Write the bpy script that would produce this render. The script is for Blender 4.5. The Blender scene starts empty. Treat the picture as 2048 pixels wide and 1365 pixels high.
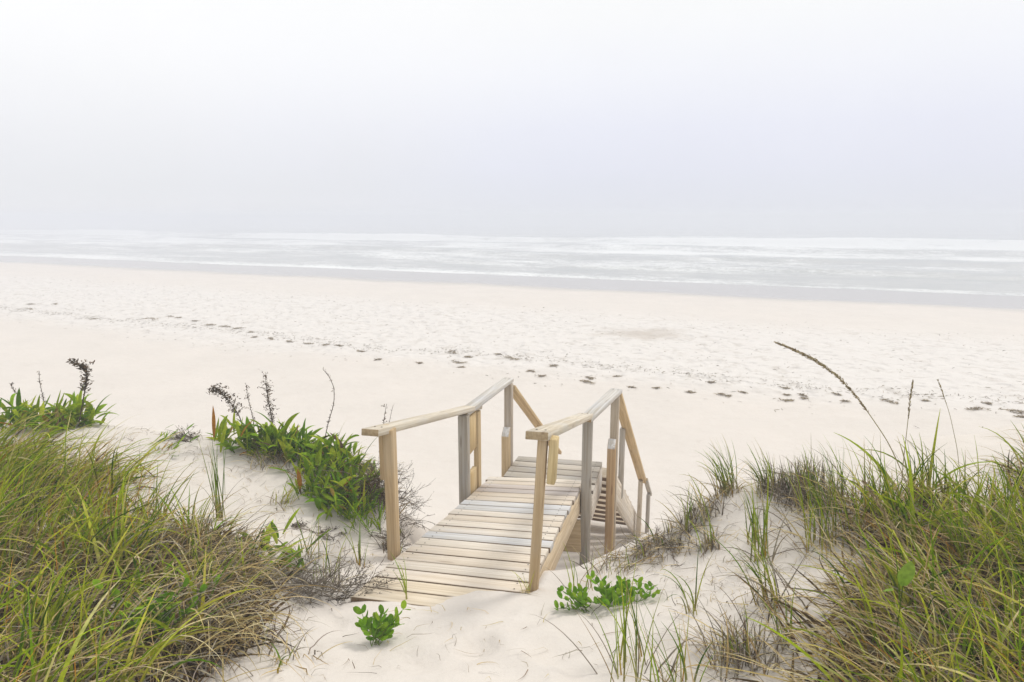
import bpy, math, random
import numpy as np
R = math.radians
rng = np.random.default_rng(7)
random.seed(7)
scene = bpy.context.scene
C = scene.collection

# ------------------------------------------------------------------ camera
E = 4.3                                    # eye height above the beach
F, HZ = 1300.0, 434.0                      # focal length and horizon row on the 2048 px frame
TH = math.atan((682.5 - HZ) / F)
cT, sT = math.cos(TH), math.sin(TH)
cam = bpy.data.cameras.new('camera'); cam.sensor_width = 36.0
cam.lens = 36.0 * F / 2048.0; cam.clip_start = 0.05; cam.clip_end = 6000
co = bpy.data.objects.new('camera', cam); C.objects.link(co)
co.location = (0, 0, E); co.rotation_euler = (math.pi / 2 - TH, 0, 0)
scene.camera = co

def rays(px, py):
    u = (np.asarray(px, float) - 1024) / F; v = (np.asarray(py, float) - 682.5) / F
    return np.stack([u, cT - v * sT, -(sT + v * cT)], -1)
def at_depth(px, py, Y):                   # the point Y metres out in front
    r = rays(px, py); t = Y / r[..., 1]
    p = r * np.asarray(t)[..., None]; p[..., 2] += E
    return p

# ------------------------------------------------------------------ noise and terrain
def vnoise(x, y, seed=0):
    xi = np.floor(x).astype(np.int64); yi = np.floor(y).astype(np.int64)
    fx = x - xi; fy = y - yi
    fx = fx * fx * fx * (fx * (fx * 6 - 15) + 10); fy = fy * fy * fy * (fy * (fy * 6 - 15) + 10)
    def h(a, b):
        n = (a * 374761393 + b * 668265263 + seed * 974634777) & 0x7fffffff
        n = ((n ^ (n >> 13)) * 1274126177) & 0x7fffffff
        return ((n ^ (n >> 16)) & 0xffff) / 65535.0
    a = h(xi, yi); b = h(xi + 1, yi); c = h(xi, yi + 1); d = h(xi + 1, yi + 1)
    return (a + (b - a) * fx) * (1 - fy) + (c + (d - c) * fx) * fy - 0.5
def fbm(x, y, seed=0, o=3):
    s = 0; a = 1
    for i in range(o):
        s = s + a * vnoise(x, y, seed + i * 17); x = x * 2.03 + 5.1; y = y * 2.03 + 1.7; a *= .5
    return s
def sstep(a, b, x):
    t = np.clip((x - a) / (b - a), 0, 1); return t * t * (3 - 2 * t)

# boardwalk frame (solved from the deck board lines)
OX, OY, OZ = -0.787, 3.105, -1.902
PSI = 0.2114; TSL = math.tan(-0.1977); SL2 = .004
R0, R1 = .0092, .0512
UE = 18.7 * .15 * math.cos(.1977)
def WD(u): return .845 + .036 * u / UE
def deck_z(u, w): return OZ + TSL * u + SL2 * u * u + (R0 + (R1 - R0) * u / 2.8) * w + E
def deck_p(u, w, z=None):
    return np.array([OX + u * math.sin(PSI) + w * math.cos(PSI), OY + u * math.cos(PSI) - w * math.sin(PSI), deck_z(u, w) if z is None else z])

CP = np.array([  # x, y, z below the eye: dune top control points
 (0,-3,-1.6),(-3,-3,-1.4),(3,-3,-1.3),(0,0,-1.6),(-2,0,-1.5),(2,0,-1.38),(-4.5,0,-1.4),(4.5,0,-1.25),(0,1.2,-1.6),(0,2,-1.64),(-.5,2,-1.65),(.5,2,-1.62),
 (-.1,2.6,-1.77),(.5,2.6,-1.70),(-.7,2.6,-1.78),(-.85,3.03,-1.868),(-.62,2.98,-1.84),(-.4,2.96,-1.835),(-.1,2.96,-1.845),(.1,3.02,-1.855),
 (-.80,3.45,-1.96),(-.76,3.72,-2.02),(-.97,3.57,-1.93),(-1.54,4.05,-1.83),(-1.26,4.5,-1.75),(-1.8,4.55,-1.70),(-2.24,4.67,-1.65),(-3.03,4.88,-1.60),
 (-4.08,4.98,-1.53),(-1.5,3.2,-1.74),(-2,3,-1.62),(-3,3,-1.5),(-1.2,2.4,-1.66),(-1.0,3.0,-1.85),(-.93,4.15,-1.92),(-2.4,3.9,-1.68),(-3.4,4.0,-1.58),(-1.9,3.6,-1.76),
 (-5.5,4,-1.45),(-5.5,2,-1.4),(.22,3.22,-1.93),(.32,3.12,-1.87),(.6,3.33,-1.845),(.86,3.38,-1.73),(1.24,3.42,-1.50),(1.6,3.5,-1.42),(2.2,3.75,-1.38),
 (3,4.0,-1.38),(4.5,4.2,-1.3),(1,2.5,-1.56),(1.5,2.5,-1.45),(.45,2.9,-1.80),(.8,2.9,-1.70),(2.5,2.5,-1.36),(1.3,3.0,-1.53)], float)
def _phi(r): return np.where(r > 1e-9, r * r * np.log(r + 1e-12), 0)
_d = np.linalg.norm(CP[:, None, :2] - CP[None, :, :2], axis=-1)
_n = len(CP); _A = np.zeros((_n + 3, _n + 3)); _A[:_n, :_n] = _phi(_d) + np.eye(_n) * .004
_A[:_n, _n] = 1; _A[:_n, _n + 1:] = CP[:, :2]; _A[_n, :_n] = 1; _A[_n + 1:, :_n] = CP[:, :2].T
_c = np.linalg.solve(_A, np.concatenate([CP[:, 2], np.zeros(3)]))
def dune_top(x, y):
    x = np.clip(x, -5.5, 4.5); y = np.clip(y, -3, 6)
    z = _c[_n] + _c[_n + 1] * x + _c[_n + 2] * y
    for i in range(_n):
        r2 = (x - CP[i, 0]) ** 2 + (y - CP[i, 1]) ** 2
        z = z + _c[i] * .5 * r2 * np.log(r2 + 1e-12)
    return z
def edge_y(x):
    b = np.interp(x, [-12, -5.5, -4, -3, -2.2, -1.3, -.95, -.75, .1, .35, .7, 1.3, 2, 3, 5, 12],
                  [5.6, 5.2, 5.0, 4.95, 4.75, 4.6, 4.3, 3.75, 3.42, 3.28, 3.38, 3.5, 3.8, 4.15, 4.6, 5.4])
    return b + np.where(abs(x) > 5, 1.2 * vnoise(x * .15, x * 0 + 3.3, 5), 0)
_e = np.linspace(0, 7, 200); _S = np.interp(_e, [0, .3, 1, 2.1, 3.2, 4.6, 6, 7], [0, .06, .27, .56, .81, .97, 1, 1])
_S = np.convolve(np.pad(_S, 8, mode='edge'), np.ones(17) / 17, 'valid')
def shore_s(x, y): return (y + .45 * x - 44) * .912
def height(x, y):
    x = np.asarray(x, float); y = np.asarray(y, float)
    ye = edge_y(x); e = y - ye
    top = dune_top(x, np.minimum(y, ye)) + E
    top = top + np.where(abs(x) > 5, .5 * vnoise(x * .3, y * .3, 9) * sstep(5, 9, abs(x)), 0)
    top = top + fbm(x * 2.2, y * 2.2, 3, 3) * .03 + fbm(x * 9, y * 9, 11, 2) * .008
    s = shore_s(x, y)
    beach = -np.clip((s + 10) * .029, 0, None) + fbm(x * .35, y * .35, 21, 3) * .05 * sstep(2, -6, s)
    foot = sstep(-25.5, -23, s) * sstep(-11, -15, s)
    beach = beach + (fbm(x * 2.3, y * 2.3, 31, 2) * .05 * (0.3 + foot)) * sstep(-2, -10, s)
    beach = beach + .05 * vnoise(x * .06, y * .06, 77)
    beach = np.where(s > 10, -.58 - (s - 10) * .03, beach)
    k = np.interp(e, _e, _S)
    z = top * (1 - k) + beach * k
    # hollow under the deck
    dx = x - OX; dy = y - OY
    u = dx * math.sin(PSI) + dy * math.cos(PSI); w = dx * math.cos(PSI) - dy * math.sin(PSI)
    m = sstep(.10, .30, u) * sstep(-.03, .03, w) * sstep(.90, .84, w) * sstep(3.6, 3.2, u)
    dz = deck_z(u, w) - .07
    z = z - m * np.maximum(0, z - dz)
    return z
_D = [(955, 1290, .07, .03), (1010, 1225, .06, .012), (900, 1320, .09, .02), (1120, 1300, .1, .02), (1000, 1340, .08, .02), (830, 1330, .07, .015), (1330, 1290, .06, .02)]
DENTS = []
def H(x, y):
    z = height(x, y)
    for (a, b, r, d) in DENTS:
        q = ((x - a) ** 2 + (y - b) ** 2) / (r * r)
        z = z - d * np.exp(-q) + d * .25 * np.exp(-(np.sqrt(q) - 1.6) ** 2 * 4)
    return z
def ground(px, py):
    px = np.atleast_1d(np.asarray(px, float)); py = np.atleast_1d(np.asarray(py, float))
    r = rays(px, py); ts = np.concatenate([np.arange(1.0, 9, .03), np.geomspace(9, 120, 220)])
    P = r[:, None, :] * ts[None, :, None]
    below = (P[..., 2] + E) < H(P[..., 0], P[..., 1])
    i = np.maximum(np.argmax(below, 1), 1); i[~below.any(1)] = len(ts) - 1
    lo = ts[i - 1]; hi = ts[i]
    for _ in range(12):
        m = (lo + hi) / 2; p = r * m[:, None]; b = (p[:, 2] + E) < H(p[:, 0], p[:, 1])
        hi = np.where(b, m, hi); lo = np.where(b, lo, m)
    p = r * hi[:, None]; p[:, 2] = H(p[:, 0], p[:, 1])
    return p
_q = np.random.default_rng(3)
for _i in range(34): _D.append((_q.uniform(600, 1420), _q.uniform(1215, 1362), _q.uniform(.03, .12), _q.uniform(.004, .02)))
_t = [(*ground(a, b)[0][:2], r, d) for a, b, r, d in _D]; DENTS[:] = _t

# ------------------------------------------------------------------ object helpers
def tag(o, label=None, cat=None, group=None, kind=None):
    if label: o['label'] = label
    if cat: o['category'] = cat
    if group: o['group'] = group
    if kind: o['kind'] = kind
    return o
def link(name, me, mat, parent=None, loc=None):
    o = bpy.data.objects.new(name, me); C.objects.link(o)
    if mat: me.materials.append(mat)
    if parent: o.parent = parent
    if loc is not None: o.location = loc
    return o
def empty(name, loc):
    o = bpy.data.objects.new(name, None); C.objects.link(o); o.location = loc; o.empty_display_size = .1
    return o
def raw_mesh(name, V, Fq, col=None, bco=None, smooth=False):
    """V (n,3); Fq list of index arrays (m,k)"""
    me = bpy.data.meshes.new(name); V = np.asarray(V, np.float32)
    me.vertices.add(len(V)); me.vertices.foreach_set('co', V.ravel())
    Fq = [np.asarray(f, np.int32) for f in Fq if len(f)]
    nl = sum(f.size for f in Fq); npoly = sum(len(f) for f in Fq)
    me.loops.add(nl); me.loops.foreach_set('vertex_index', np.concatenate([f.ravel() for f in Fq]))
    me.polygons.add(npoly)
    tot = np.concatenate([np.full(len(f), f.shape[1], np.int32) for f in Fq]); st = np.concatenate([[0], np.cumsum(tot)[:-1]]).astype(np.int32)
    me.polygons.foreach_set('loop_start', st)
    if smooth: me.polygons.foreach_set('use_smooth', np.ones(npoly, bool))
    if col is not None:
        a = me.color_attributes.new('Col', 'FLOAT_COLOR', 'POINT')
        c4 = np.ones((len(V), 4), np.float32); c4[:, :3] = col; a.data.foreach_set('color', c4.ravel())
    if bco is not None:
        a = me.attributes.new('bco', 'FLOAT_VECTOR', 'POINT'); a.data.foreach_set('vector', np.asarray(bco, np.float32).ravel())
    me.update(calc_edges=True); me.validate()
    return me
class MB:
    def __init__(s): s.V = []; s.F = {3: [], 4: []}; s.col = []; s.b = []; s.n = 0
    def add(s, V, F, col, b=None):
        V = np.asarray(V, float)
        for f in F:
            f = np.asarray(f)
            if len(f): s.F[f.shape[1]].append(f + s.n)
        s.V.append(V); s.col.append(np.broadcast_to(col, (len(V), 3))); s.b.append(V * 0 if b is None else b); s.n += len(V)
    def mesh(s, name, origin=(0, 0, 0), smooth=False):
        return raw_mesh(name, np.concatenate(s.V) - np.asarray(origin), [np.concatenate(v) for v in s.F.values() if v], np.concatenate(s.col), np.concatenate(s.b), smooth)
    def build(s, name, mat, parent=None, origin=(0, 0, 0), loc=None, smooth=False):
        return link(name, s.mesh(name, origin, smooth), mat, parent, loc)
    # chamfered timber from p0 to p1; side = width direction, (width, thickness); cut0/cut1 shear the ends
    def timber(s, p0, p1, side, wd, th, col, bev=.004, cut0=(0, 0), cut1=(0, 0), endcol=None, sidecol=None, end0=None):
        p0 = np.asarray(p0, float); p1 = np.asarray(p1, float); ax = p1 - p0; L = np.linalg.norm(ax); ax /= L
        sd = np.asarray(side, float); sd = sd - ax * (sd @ ax); sd /= np.linalg.norm(sd); up = np.cross(sd, ax)
        if up[2] < 0: up = -up
        h = np.array([L / 2, wd / 2, th / 2]); ctr = (p0 + p1) / 2
        idx = {}; V = []; bc = []; off = rng.uniform(0, 50, 3)
        for i in (-1, 1):
            for j in (-1, 1):
                for k in (-1, 1):
                    for f in range(3):
                        q = np.array([i, j, k]) * (h - bev); q[f] = (i, j, k)[f] * h[f]
                        cu = cut0 if i < 0 else cut1
                        q2 = q.copy(); q2[0] += cu[0] * q[1] + cu[1] * q[2]
                        idx[(i, j, k, f)] = len(V); V.append(ctr + ax * q2[0] + sd * q2[1] + up * q2[2]); bc.append(q + off)
        Q = []; T = []
        for f in range(3):
            g, hh = [a for a in range(3) if a != f]
            for sg in (-1, 1):
                c = []
                for a, b in ((-1, -1), (1, -1), (1, 1), (-1, 1)):
                    t = [0, 0, 0]; t[f] = sg; t[g] = a; t[hh] = b; c.append(idx[(*t, f)])
                Q.append(c)
            for a in (-1, 1):          # edges running along axis f
                for b in (-1, 1):
                    def I(e, ff):
                        t = [0, 0, 0]; t[f] = e; t[g] = a; t[hh] = b; return idx[(*t, ff)]
                    Q.append([I(-1, g), I(1, g), I(1, hh), I(-1, hh)])
        for i in (-1, 1):
            for j in (-1, 1):
                for k in (-1, 1): T.append([idx[(i, j, k, f)] for f in range(3)])
        V = np.array(V); ce = V.mean(0)
        def fix(Fs):
            out = []
            for f in Fs:
                a, b, c = V[f[0]], V[f[1]], V[f[2]]
                if np.cross(b - a, c - a) @ (V[f].mean(0) - ce) < 0: f = f[::-1]
                out.append(f)
            return out
        cc = np.broadcast_to(np.asarray(col, float), (len(V), 3)).copy()
        if endcol is not None:
            for (i, j, k, f), n in idx.items():
                if i > 0 and f == 0: cc[n] = endcol
        if end0 is not None:
            for (i, j, k, f), n in idx.items():
                if i < 0 and f == 0: cc[n] = end0
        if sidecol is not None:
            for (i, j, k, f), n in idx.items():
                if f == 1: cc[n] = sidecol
        s.add(V, [fix(Q), fix(T)], cc, np.array(bc))
    def tube(s, P, rad, col, n=5):
        P = np.asarray(P, float); m = len(P); rad = np.broadcast_to(rad, (m,))
        T = np.gradient(P, axis=0); T /= np.linalg.norm(T, axis=1)[:, None] + 1e-9
        ref = np.array([.31, .22, .93]) if abs(T[0] @ np.array([.31, .22, .93])) < .9 else np.array([1., 0, 0])
        A = np.cross(T, ref); A /= np.linalg.norm(A, axis=1)[:, None]; B = np.cross(T, A)
        an = np.arange(n) * 2 * math.pi / n
        V = P[:, None] + rad[:, None, None] * (A[:, None] * np.cos(an)[None, :, None] + B[:, None] * np.sin(an)[None, :, None])
        f = []
        for i in range(m - 1):
            for j in range(n): f.append([i * n + j, i * n + (j + 1) % n, (i + 1) * n + (j + 1) % n, (i + 1) * n + j])
        c = np.broadcast_to(col, (m, 3)) if np.ndim(col) < 2 else np.asarray(col)
        s.add(V.reshape(-1, 3), [np.array(f)], np.repeat(c, n, 0))
    # many blades at once
    def blades(s, root, az, L, w, lean, curve, cb, cm, ct, segs=7, power=1.4, side=0.0, fold=0.0, shape='grass', hug=True, twist=.5):
        root = np.asarray(root, float); N = len(root)
        B = lambda a: np.broadcast_to(np.asarray(a, float), (N,))
        az, L, w, lean, curve, side = map(B, (az, L, w, lean, curve, side))
        t = np.linspace(0, 1, segs + 1)
        tw = rng.normal(0, twist, N)
        P = np.zeros((N, segs + 1, 3)); P[:, 0] = root; D = np.zeros((N, segs + 1, 3))
        for i in range(segs + 1):
            ph = np.clip(lean + curve * t[i] ** power, -2.6, 2.6); a = az + side * t[i]
            d = np.stack([np.sin(ph) * np.cos(a), np.sin(ph) * np.sin(a), np.cos(ph)], -1); D[:, i] = d
            if i: P[:, i] = P[:, i - 1] + (D[:, i] + D[:, i - 1]) * .5 * (L / segs)[:, None]
        if hug:
            g = H(P[..., 0], P[..., 1]) + .006 + .02 * rng.random((N, 1)); P[:, 1:, 2] = np.maximum(P[:, 1:, 2], g[:, 1:])
        perp = np.stack([-np.sin(az), np.cos(az), az * 0], -1)[:, None, :] * np.ones((1, segs + 1, 1))
        nrm = np.cross(perp, D)
        tt = (tw[:, None] + t[None] * tw[:, None])[..., None]
        wv = perp * np.cos(tt) + nrm * np.sin(tt); nv = -perp * np.sin(tt) + nrm * np.cos(tt)
        if shape == 'grass': prof = (1 - t ** 2.2) * .92 + .08
        elif shape == 'lance': prof = np.sin(np.clip(t * .93 + .07, 0, 1) * math.pi) ** .8 * .95 + .05 * (1 - t)
        else: prof = np.sqrt(np.clip(1 - (2 * t - 1) ** 2, 0, 1)) * .97 + .03
        hw = (w[:, None] * prof[None] / 2)[..., None]
        cb, cm, ct = (np.broadcast_to(a, (N, 3)) for a in (cb, cm, ct))
        k = t[None, :, None]
        col = np.where(k < .45, cb[:, None] + (cm - cb)[:, None] * (k / .45), cm[:, None] + (ct - cm)[:, None] * ((k - .45) / .55))
        cols = 3 if fold else 2
        if fold:
            lift = nv * hw * fold
            V = np.stack([P - wv * hw + lift, P, P + wv * hw + lift], 2)
            col = np.stack([col, col * .88, col], 2)
        else:
            V = np.stack([P - wv * hw, P + wv * hw], 2); col = np.stack([col, col], 2)
        base = (np.arange(N) * (segs + 1) * cols)[:, None, None] + (np.arange(segs) * cols)[None, :, None] + np.arange(cols - 1)[None, None, :]
        f = np.stack([base, base + 1, base + cols + 1, base + cols], -1).reshape(-1, 4)
        s.add(V.reshape(-1, 3), [f], col.reshape(-1, 3))
        return P

# ------------------------------------------------------------------ materials
def newmat(name):
    m = bpy.data.materials.new(name); m.use_nodes = True; nt = m.node_tree; nt.nodes.clear()
    out = nt.nodes.new('ShaderNodeOutputMaterial'); return m, nt, out
class NT:
    def __init__(s, nt): s.nt = nt
    def n(s, typ, **kw):
        nd = s.nt.nodes.new('ShaderNode' + typ)
        for k, v in kw.items():
            if k.startswith('i_'): nd.inputs[k[2:].replace('_', ' ')].default_value = v
            else: setattr(nd, k, v)
        return nd
    def l(s, a, b): s.nt.links.new(a, b)
    def noise(s, vec, scale, detail=4, rough=.55, dist=0):
        nd = s.n('TexNoise'); nd.inputs['Scale'].default_value = scale; nd.inputs['Detail'].default_value = detail
        nd.inputs['Roughness'].default_value = rough; nd.inputs['Distortion'].default_value = dist
        if vec is not None: s.l(vec, nd.inputs['Vector'])
        return nd.outputs['Fac']
    def math(s, op, a, b=None, c=None, clamp=False):
        nd = s.n('Math', operation=op, use_clamp=clamp)
        for i, v in enumerate((a, b, c)):
            if v is None: continue
            if isinstance(v, (int, float)): nd.inputs[i].default_value = v
            else: s.l(v, nd.inputs[i])
        return nd.outputs[0]
    def ramp(s, f, lo, hi, a=0.0, b=1.0, smooth=True):
        nd = s.n('MapRange'); nd.interpolation_type = 'SMOOTHSTEP' if smooth else 'LINEAR'
        s.l(f, nd.inputs[0]); nd.inputs[1].default_value = lo; nd.inputs[2].default_value = hi; nd.inputs[3].default_value = a; nd.inputs[4].default_value = b
        return nd.outputs[0]
    def mix(s, f, a, b, mode='MIX'):
        nd = s.n('Mix', data_type='RGBA', blend_type=mode)
        for i, v in ((0, f), (6, a), (7, b)):
            if isinstance(v, (int, float)): nd.inputs[i].default_value = v
            elif isinstance(v, tuple): nd.inputs[i].default_value = (*v, 1) if len(v) == 3 else v
            else: s.l(v, nd.inputs[i])
        return nd.outputs[2]
    def scale(s, v, xyz):
        nd = s.n('VectorMath', operation='MULTIPLY'); s.l(v, nd.inputs[0]); nd.inputs[1].default_value = xyz; return nd.outputs[0]
    def bump(s, h, strength, dist, prev=None):
        nd = s.n('Bump'); nd.inputs['Strength'].default_value = strength; nd.inputs['Distance'].default_value = dist
        s.l(h, nd.inputs['Height'])
        if prev is not None: s.l(prev, nd.inputs['Normal'])
        return nd.outputs[0]

def plant_mat(name, transl, rough=.5, spec=.3):
    m, nt, out = newmat(name); N = NT(nt)
    a = N.n('Attribute', attribute_name='Col'); tc = N.n('TexCoord')
    v = N.noise(tc.outputs['Object'], 60, 2)
    c = N.mix(1.0, a.outputs['Color'], N.mix(N.ramp(v, .3, .7), (.82, .82, .82), (1.15, 1.15, 1.1)), 'MULTIPLY')
    p = N.n('BsdfPrincipled'); N.l(c, p.inputs['Base Color']); p.inputs['Roughness'].default_value = rough
    p.inputs['Specular IOR Level'].default_value = spec
    if transl:
        t = N.n('BsdfTranslucent'); N.l(N.mix(1.0, c, (1.05, 1.1, .7), 'MULTIPLY'), t.inputs['Color'])
        ms = N.n('MixShader'); ms.inputs[0].default_value = transl; N.l(p.outputs[0], ms.inputs[1]); N.l(t.outputs[0], ms.inputs[2])
        N.l(ms.outputs[0], out.inputs[0])
    else: N.l(p.outputs[0], out.inputs[0])
    return m
M_grass = plant_mat('beach grass', .12, .7, .03)
M_leaf = plant_mat('leaf', .20, .6, .04)
M_dry = plant_mat('dry stems', .12, .8, .03)

def wood_mat(nm, gk):
    m, nt, out = newmat(nm); N = NT(nt)
    a = N.n('Attribute', attribute_name='Col'); b = N.n('Attribute', attribute_name='bco'); V = b.outputs['Vector']
    wob = N.noise(N.scale(V, (1.6, 5, 5)), 1.0, 2)
    wv = N.n('VectorMath', operation='ADD'); N.l(V, wv.inputs[0])
    sc = N.n('VectorMath', operation='SCALE'); sc.inputs['Scale'].default_value = .035
    cx = N.n('CombineXYZ'); N.l(wob, cx.inputs[1]); N.l(wob, cx.inputs[2]); N.l(cx.outputs[0], sc.inputs[0]); N.l(sc.outputs[0], wv.inputs[1])
    g1 = N.noise(N.scale(wv.outputs[0], (1.2, 55, 55)), 1.0, 4, .6)
    g2 = N.noise(N.scale(wv.outputs[0], (5, 260, 260)), 1.0, 3, .6)
    blot = N.noise(N.scale(V, (3, 7, 7)), 1.0, 4, .6)
    kn = N.n('TexVoronoi'); N.l(N.scale(V, (2.2, 13, 13)), kn.inputs['Vector']); kn.inputs['Scale'].default_value = 1.0
    knot = N.ramp(kn.outputs['Distance'], .06, .17, 1, 0)
    c = N.mix(N.ramp(g1, .35, .68, 1 - gk, 1.0), N.mix(1.0, a.outputs['Color'], (.70, .63, .53), 'MULTIPLY'), N.mix(1.0, a.outputs['Color'], (1.1, 1.09, 1.07), 'MULTIPLY'))
    c = N.mix(N.math('MULTIPLY', N.ramp(g2, .45, .75), .3 * gk), c, N.mix(1.0, a.outputs['Color'], (.55, .5, .45), 'MULTIPLY'))
    c = N.mix(N.math('MULTIPLY', N.ramp(blot, .45, .72), .45), c, N.mix(1.0, a.outputs['Color'], (.86, .9, 1.0), 'MULTIPLY'))
    c = N.mix(N.math('MULTIPLY', knot, .55), c, N.mix(1.0, a.outputs['Color'], (.42, .33, .26), 'MULTIPLY'))
    if gk < .5:                                # blown sand caught on the first boards
        ge = N.n('NewGeometry'); sp = N.n('SeparateXYZ'); N.l(ge.outputs['Position'], sp.inputs[0])
        dn = N.math('ADD', N.noise(ge.outputs['Position'], 7, 5, .65), N.ramp(sp.outputs['Y'], 3.0, 5.0, .12, -.12, False))
        c = N.mix(N.math('MULTIPLY', N.ramp(dn, .50, .66), .8), c, (.64, .60, .55))
    p = N.n('BsdfPrincipled'); N.l(c, p.inputs['Base Color']); p.inputs['Roughness'].default_value = .8; p.inputs['Specular IOR Level'].default_value = .2
    N.l(N.bump(g1, .35, .004, N.bump(g2, .3, .002)), p.inputs['Normal']); N.l(p.outputs[0], out.inputs[0])
    return m
M_wood = wood_mat('weathered timber', .8); M_deck = wood_mat('sun bleached deck boards', .55)

def sand_mat():
    m, nt, out = newmat('sand'); N = NT(nt)
    tc = N.n('TexCoord'); P = tc.outputs['Object']
    dot = N.n('VectorMath', operation='DOT_PRODUCT'); N.l(P, dot.inputs[0]); dot.inputs[1].default_value = (.4104, .912, 0)
    s = N.math('ADD', dot.outputs['Value'], -40.128)
    wob = N.noise(P, .12, 3); s2 = N.math('ADD', s, N.math('MULTIPLY', N.math('SUBTRACT', wob, .5), 5.0))
    n1 = N.noise(P, .5, 5, .6); n2 = N.noise(P, 5, 5, .6); n3 = N.noise(P, 180, 3, .7)
    c = N.mix(N.ramp(n1, .3, .7), (.622, .575, .522), (.66, .608, .552))
    c = N.mix(N.math('MULTIPLY', N.ramp(n2, .35, .75), .35), c, (.685, .645, .595))
    # dry, churned-up band along the wrack line is bleached and speckled with fine debris
    band = N.math('MULTIPLY', N.ramp(s2, -25, -22.5), N.ramp(s2, -9, -15))
    c = N.mix(N.math('MULTIPLY', band, .75), c, (.69, .66, .625))
    st = N.noise(N.scale(P, (1.0, 1.0, 1.0)), 1.6, 6, .7)
    dk = N.math('MULTIPLY', N.ramp(st, .52, .66), N.math('MULTIPLY', band, .36))
    c = N.mix(dk, c, (.36, .31, .25))
    dk2 = N.math('MULTIPLY', N.ramp(N.noise(P, 3.1, 5, .65), .60, .72), .18)
    c = N.mix(dk2, c, (.42, .36, .30))
    pd = N.n('VectorMath', operation='SUBTRACT'); N.l(P, pd.inputs[0]); pd.inputs[1].default_value = tuple(ground(1285, 668)[0])
    pl = N.n('VectorMath', operation='LENGTH'); N.l(N.scale(pd.outputs[0], (.42, .5, 0)), pl.inputs[0])
    pm = N.ramp(N.math('ADD', pl.outputs['Value'], N.math('MULTIPLY', N.noise(P, .9, 5, .65), 1.6)), 1.75, .9)
    c = N.mix(N.math('MULTIPLY', pm, .7), c, (.46, .40, .335))
    # fine grain
    c = N.mix(N.math('MULTIPLY', N.ramp(n3, .55, .8), .35), c, (.40, .34, .28))
    c = N.mix(N.math('MULTIPLY', N.ramp(N.noise(P, 90, 2), .62, .75), .25), c, (.80, .75, .68))
    # wet sand at the waterline
    wet = N.ramp(s2, -3.0, 1.2)
    c = N.mix(wet, c, (.37, .352, .335))
    p = N.n('BsdfPrincipled'); N.l(c, p.inputs['Base Color'])
    N.l(N.ramp(wet, 0, 1, .95, .22), p.inputs['Roughness']); p.inputs['Specular IOR Level'].default_value = .25
    dry = N.ramp(s2, -1.5, -3)
    pits = N.n('TexVoronoi', feature='SMOOTH_F1'); N.l(P, pits.inputs['Vector']); pits.inputs['Scale'].default_value = 2.6
    ph = N.math('MULTIPLY', N.ramp(pits.outputs['Distance'], .05, .5), band)
    b1 = N.bump(ph, .65, .10); b2 = N.bump(N.math('MULTIPLY', N.noise(P, 3.4, 5, .6), dry), .6, .035, b1)
    b3 = N.bump(N.math('MULTIPLY', N.noise(P, 28, 5, .65), dry), .45, .008, b2)
    b4 = N.bump(N.math('MULTIPLY', n3, dry), .3, .002, b3)
    N.l(b4, p.inputs['Normal']); N.l(p.outputs[0], out.inputs[0])
    return m

def sea_mat():
    m, nt, out = newmat('sea water and foam'); N = NT(nt)
    tc = N.n('TexCoord'); P = tc.outputs['Object']
    fa = N.n('Attribute', attribute_name='foam').outputs['Fac']
    big = N.noise(N.scale(P, (.16, .32, 1)), 1.0, 4, .6)
    lace = N.noise(N.scale(P, (1.5, 2.4, 1)), 1.0, 7, .70, 1.2)
    v = N.math('ADD', N.math('MULTIPLY', lace, .62), N.math('MULTIPLY', big, .38))
    th = N.ramp(fa, 0, 1, .72, .30, False)
    d = N.math('SUBTRACT', v, th); foam = N.math('MULTIPLY', N.ramp(d, -.05, .17), .85)
    chop = N.noise(N.scale(P, (.7, 1.6, 1)), 1.0, 6, .62, .4); rip = N.noise(N.scale(P, (3.5, 8, 1)), 1.0, 4, .6)
    nb = N.bump(chop, .55, .35, N.bump(rip, .35, .06))
    w = N.n('BsdfPrincipled'); N.l(N.mix(N.ramp(big, .3, .7), (.35, .372, .36), (.44, .45, .425)), w.inputs['Base Color'])
    w.inputs['Roughness'].default_value = .18; w.inputs['IOR'].default_value = 1.33; N.l(nb, w.inputs['Normal'])
    f = N.n('BsdfPrincipled'); f.inputs['Base Color'].default_value = (.86, .88, .87, 1); f.inputs['Roughness'].default_value = .9
    N.l(N.bump(lace, .6, .12), f.inputs['Normal'])
    ms = N.n('MixShader'); N.l(foam, ms.inputs[0]); N.l(w.outputs[0], ms.inputs[1]); N.l(f.outputs[0], ms.inputs[2])
    N.l(ms.outputs[0], out.inputs[0])
    return m

# ------------------------------------------------------------------ ground sheet
def axis(parts):
    out = []
    for a, b, d in parts: out.append(np.arange(a, b - 1e-6, d))
    return np.concatenate(out)
neg = -np.geomspace(24, 1250, 40)[::-1]
gx = np.concatenate([neg, axis([(-23.8, -4.8, .16), (-4.8, 4.2, .028), (4.2, 24, .16)]), np.geomspace(24.5, 1250, 40)])
gy = [-4.0]
while gy[-1] < 1.4: gy.append(gy[-1] + .12)
while gy[-1] < 5.6: gy.append(gy[-1] + .026)
while gy[-1] < 75: gy.append(gy[-1] + .0065 * gy[-1])
while gy[-1] < 1250: gy.append(gy[-1] * 1.09)
gy = np.array([-1250, -300, -80, -25, -10] + gy)
X, Y = np.meshgrid(gx, gy)
Z = H(X, Y)
nx, ny = len(gx), len(gy)
ii = (np.arange(ny - 1)[:, None] * nx + np.arange(nx - 1)[None]).ravel()
me = raw_mesh('sand', np.stack([X, Y, Z], -1).reshape(-1, 3), [np.stack([ii, ii + 1, ii + nx + 1, ii + nx], -1)], smooth=True)
tag(link('sand', me, sand_mat()), kind='structure')

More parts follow.
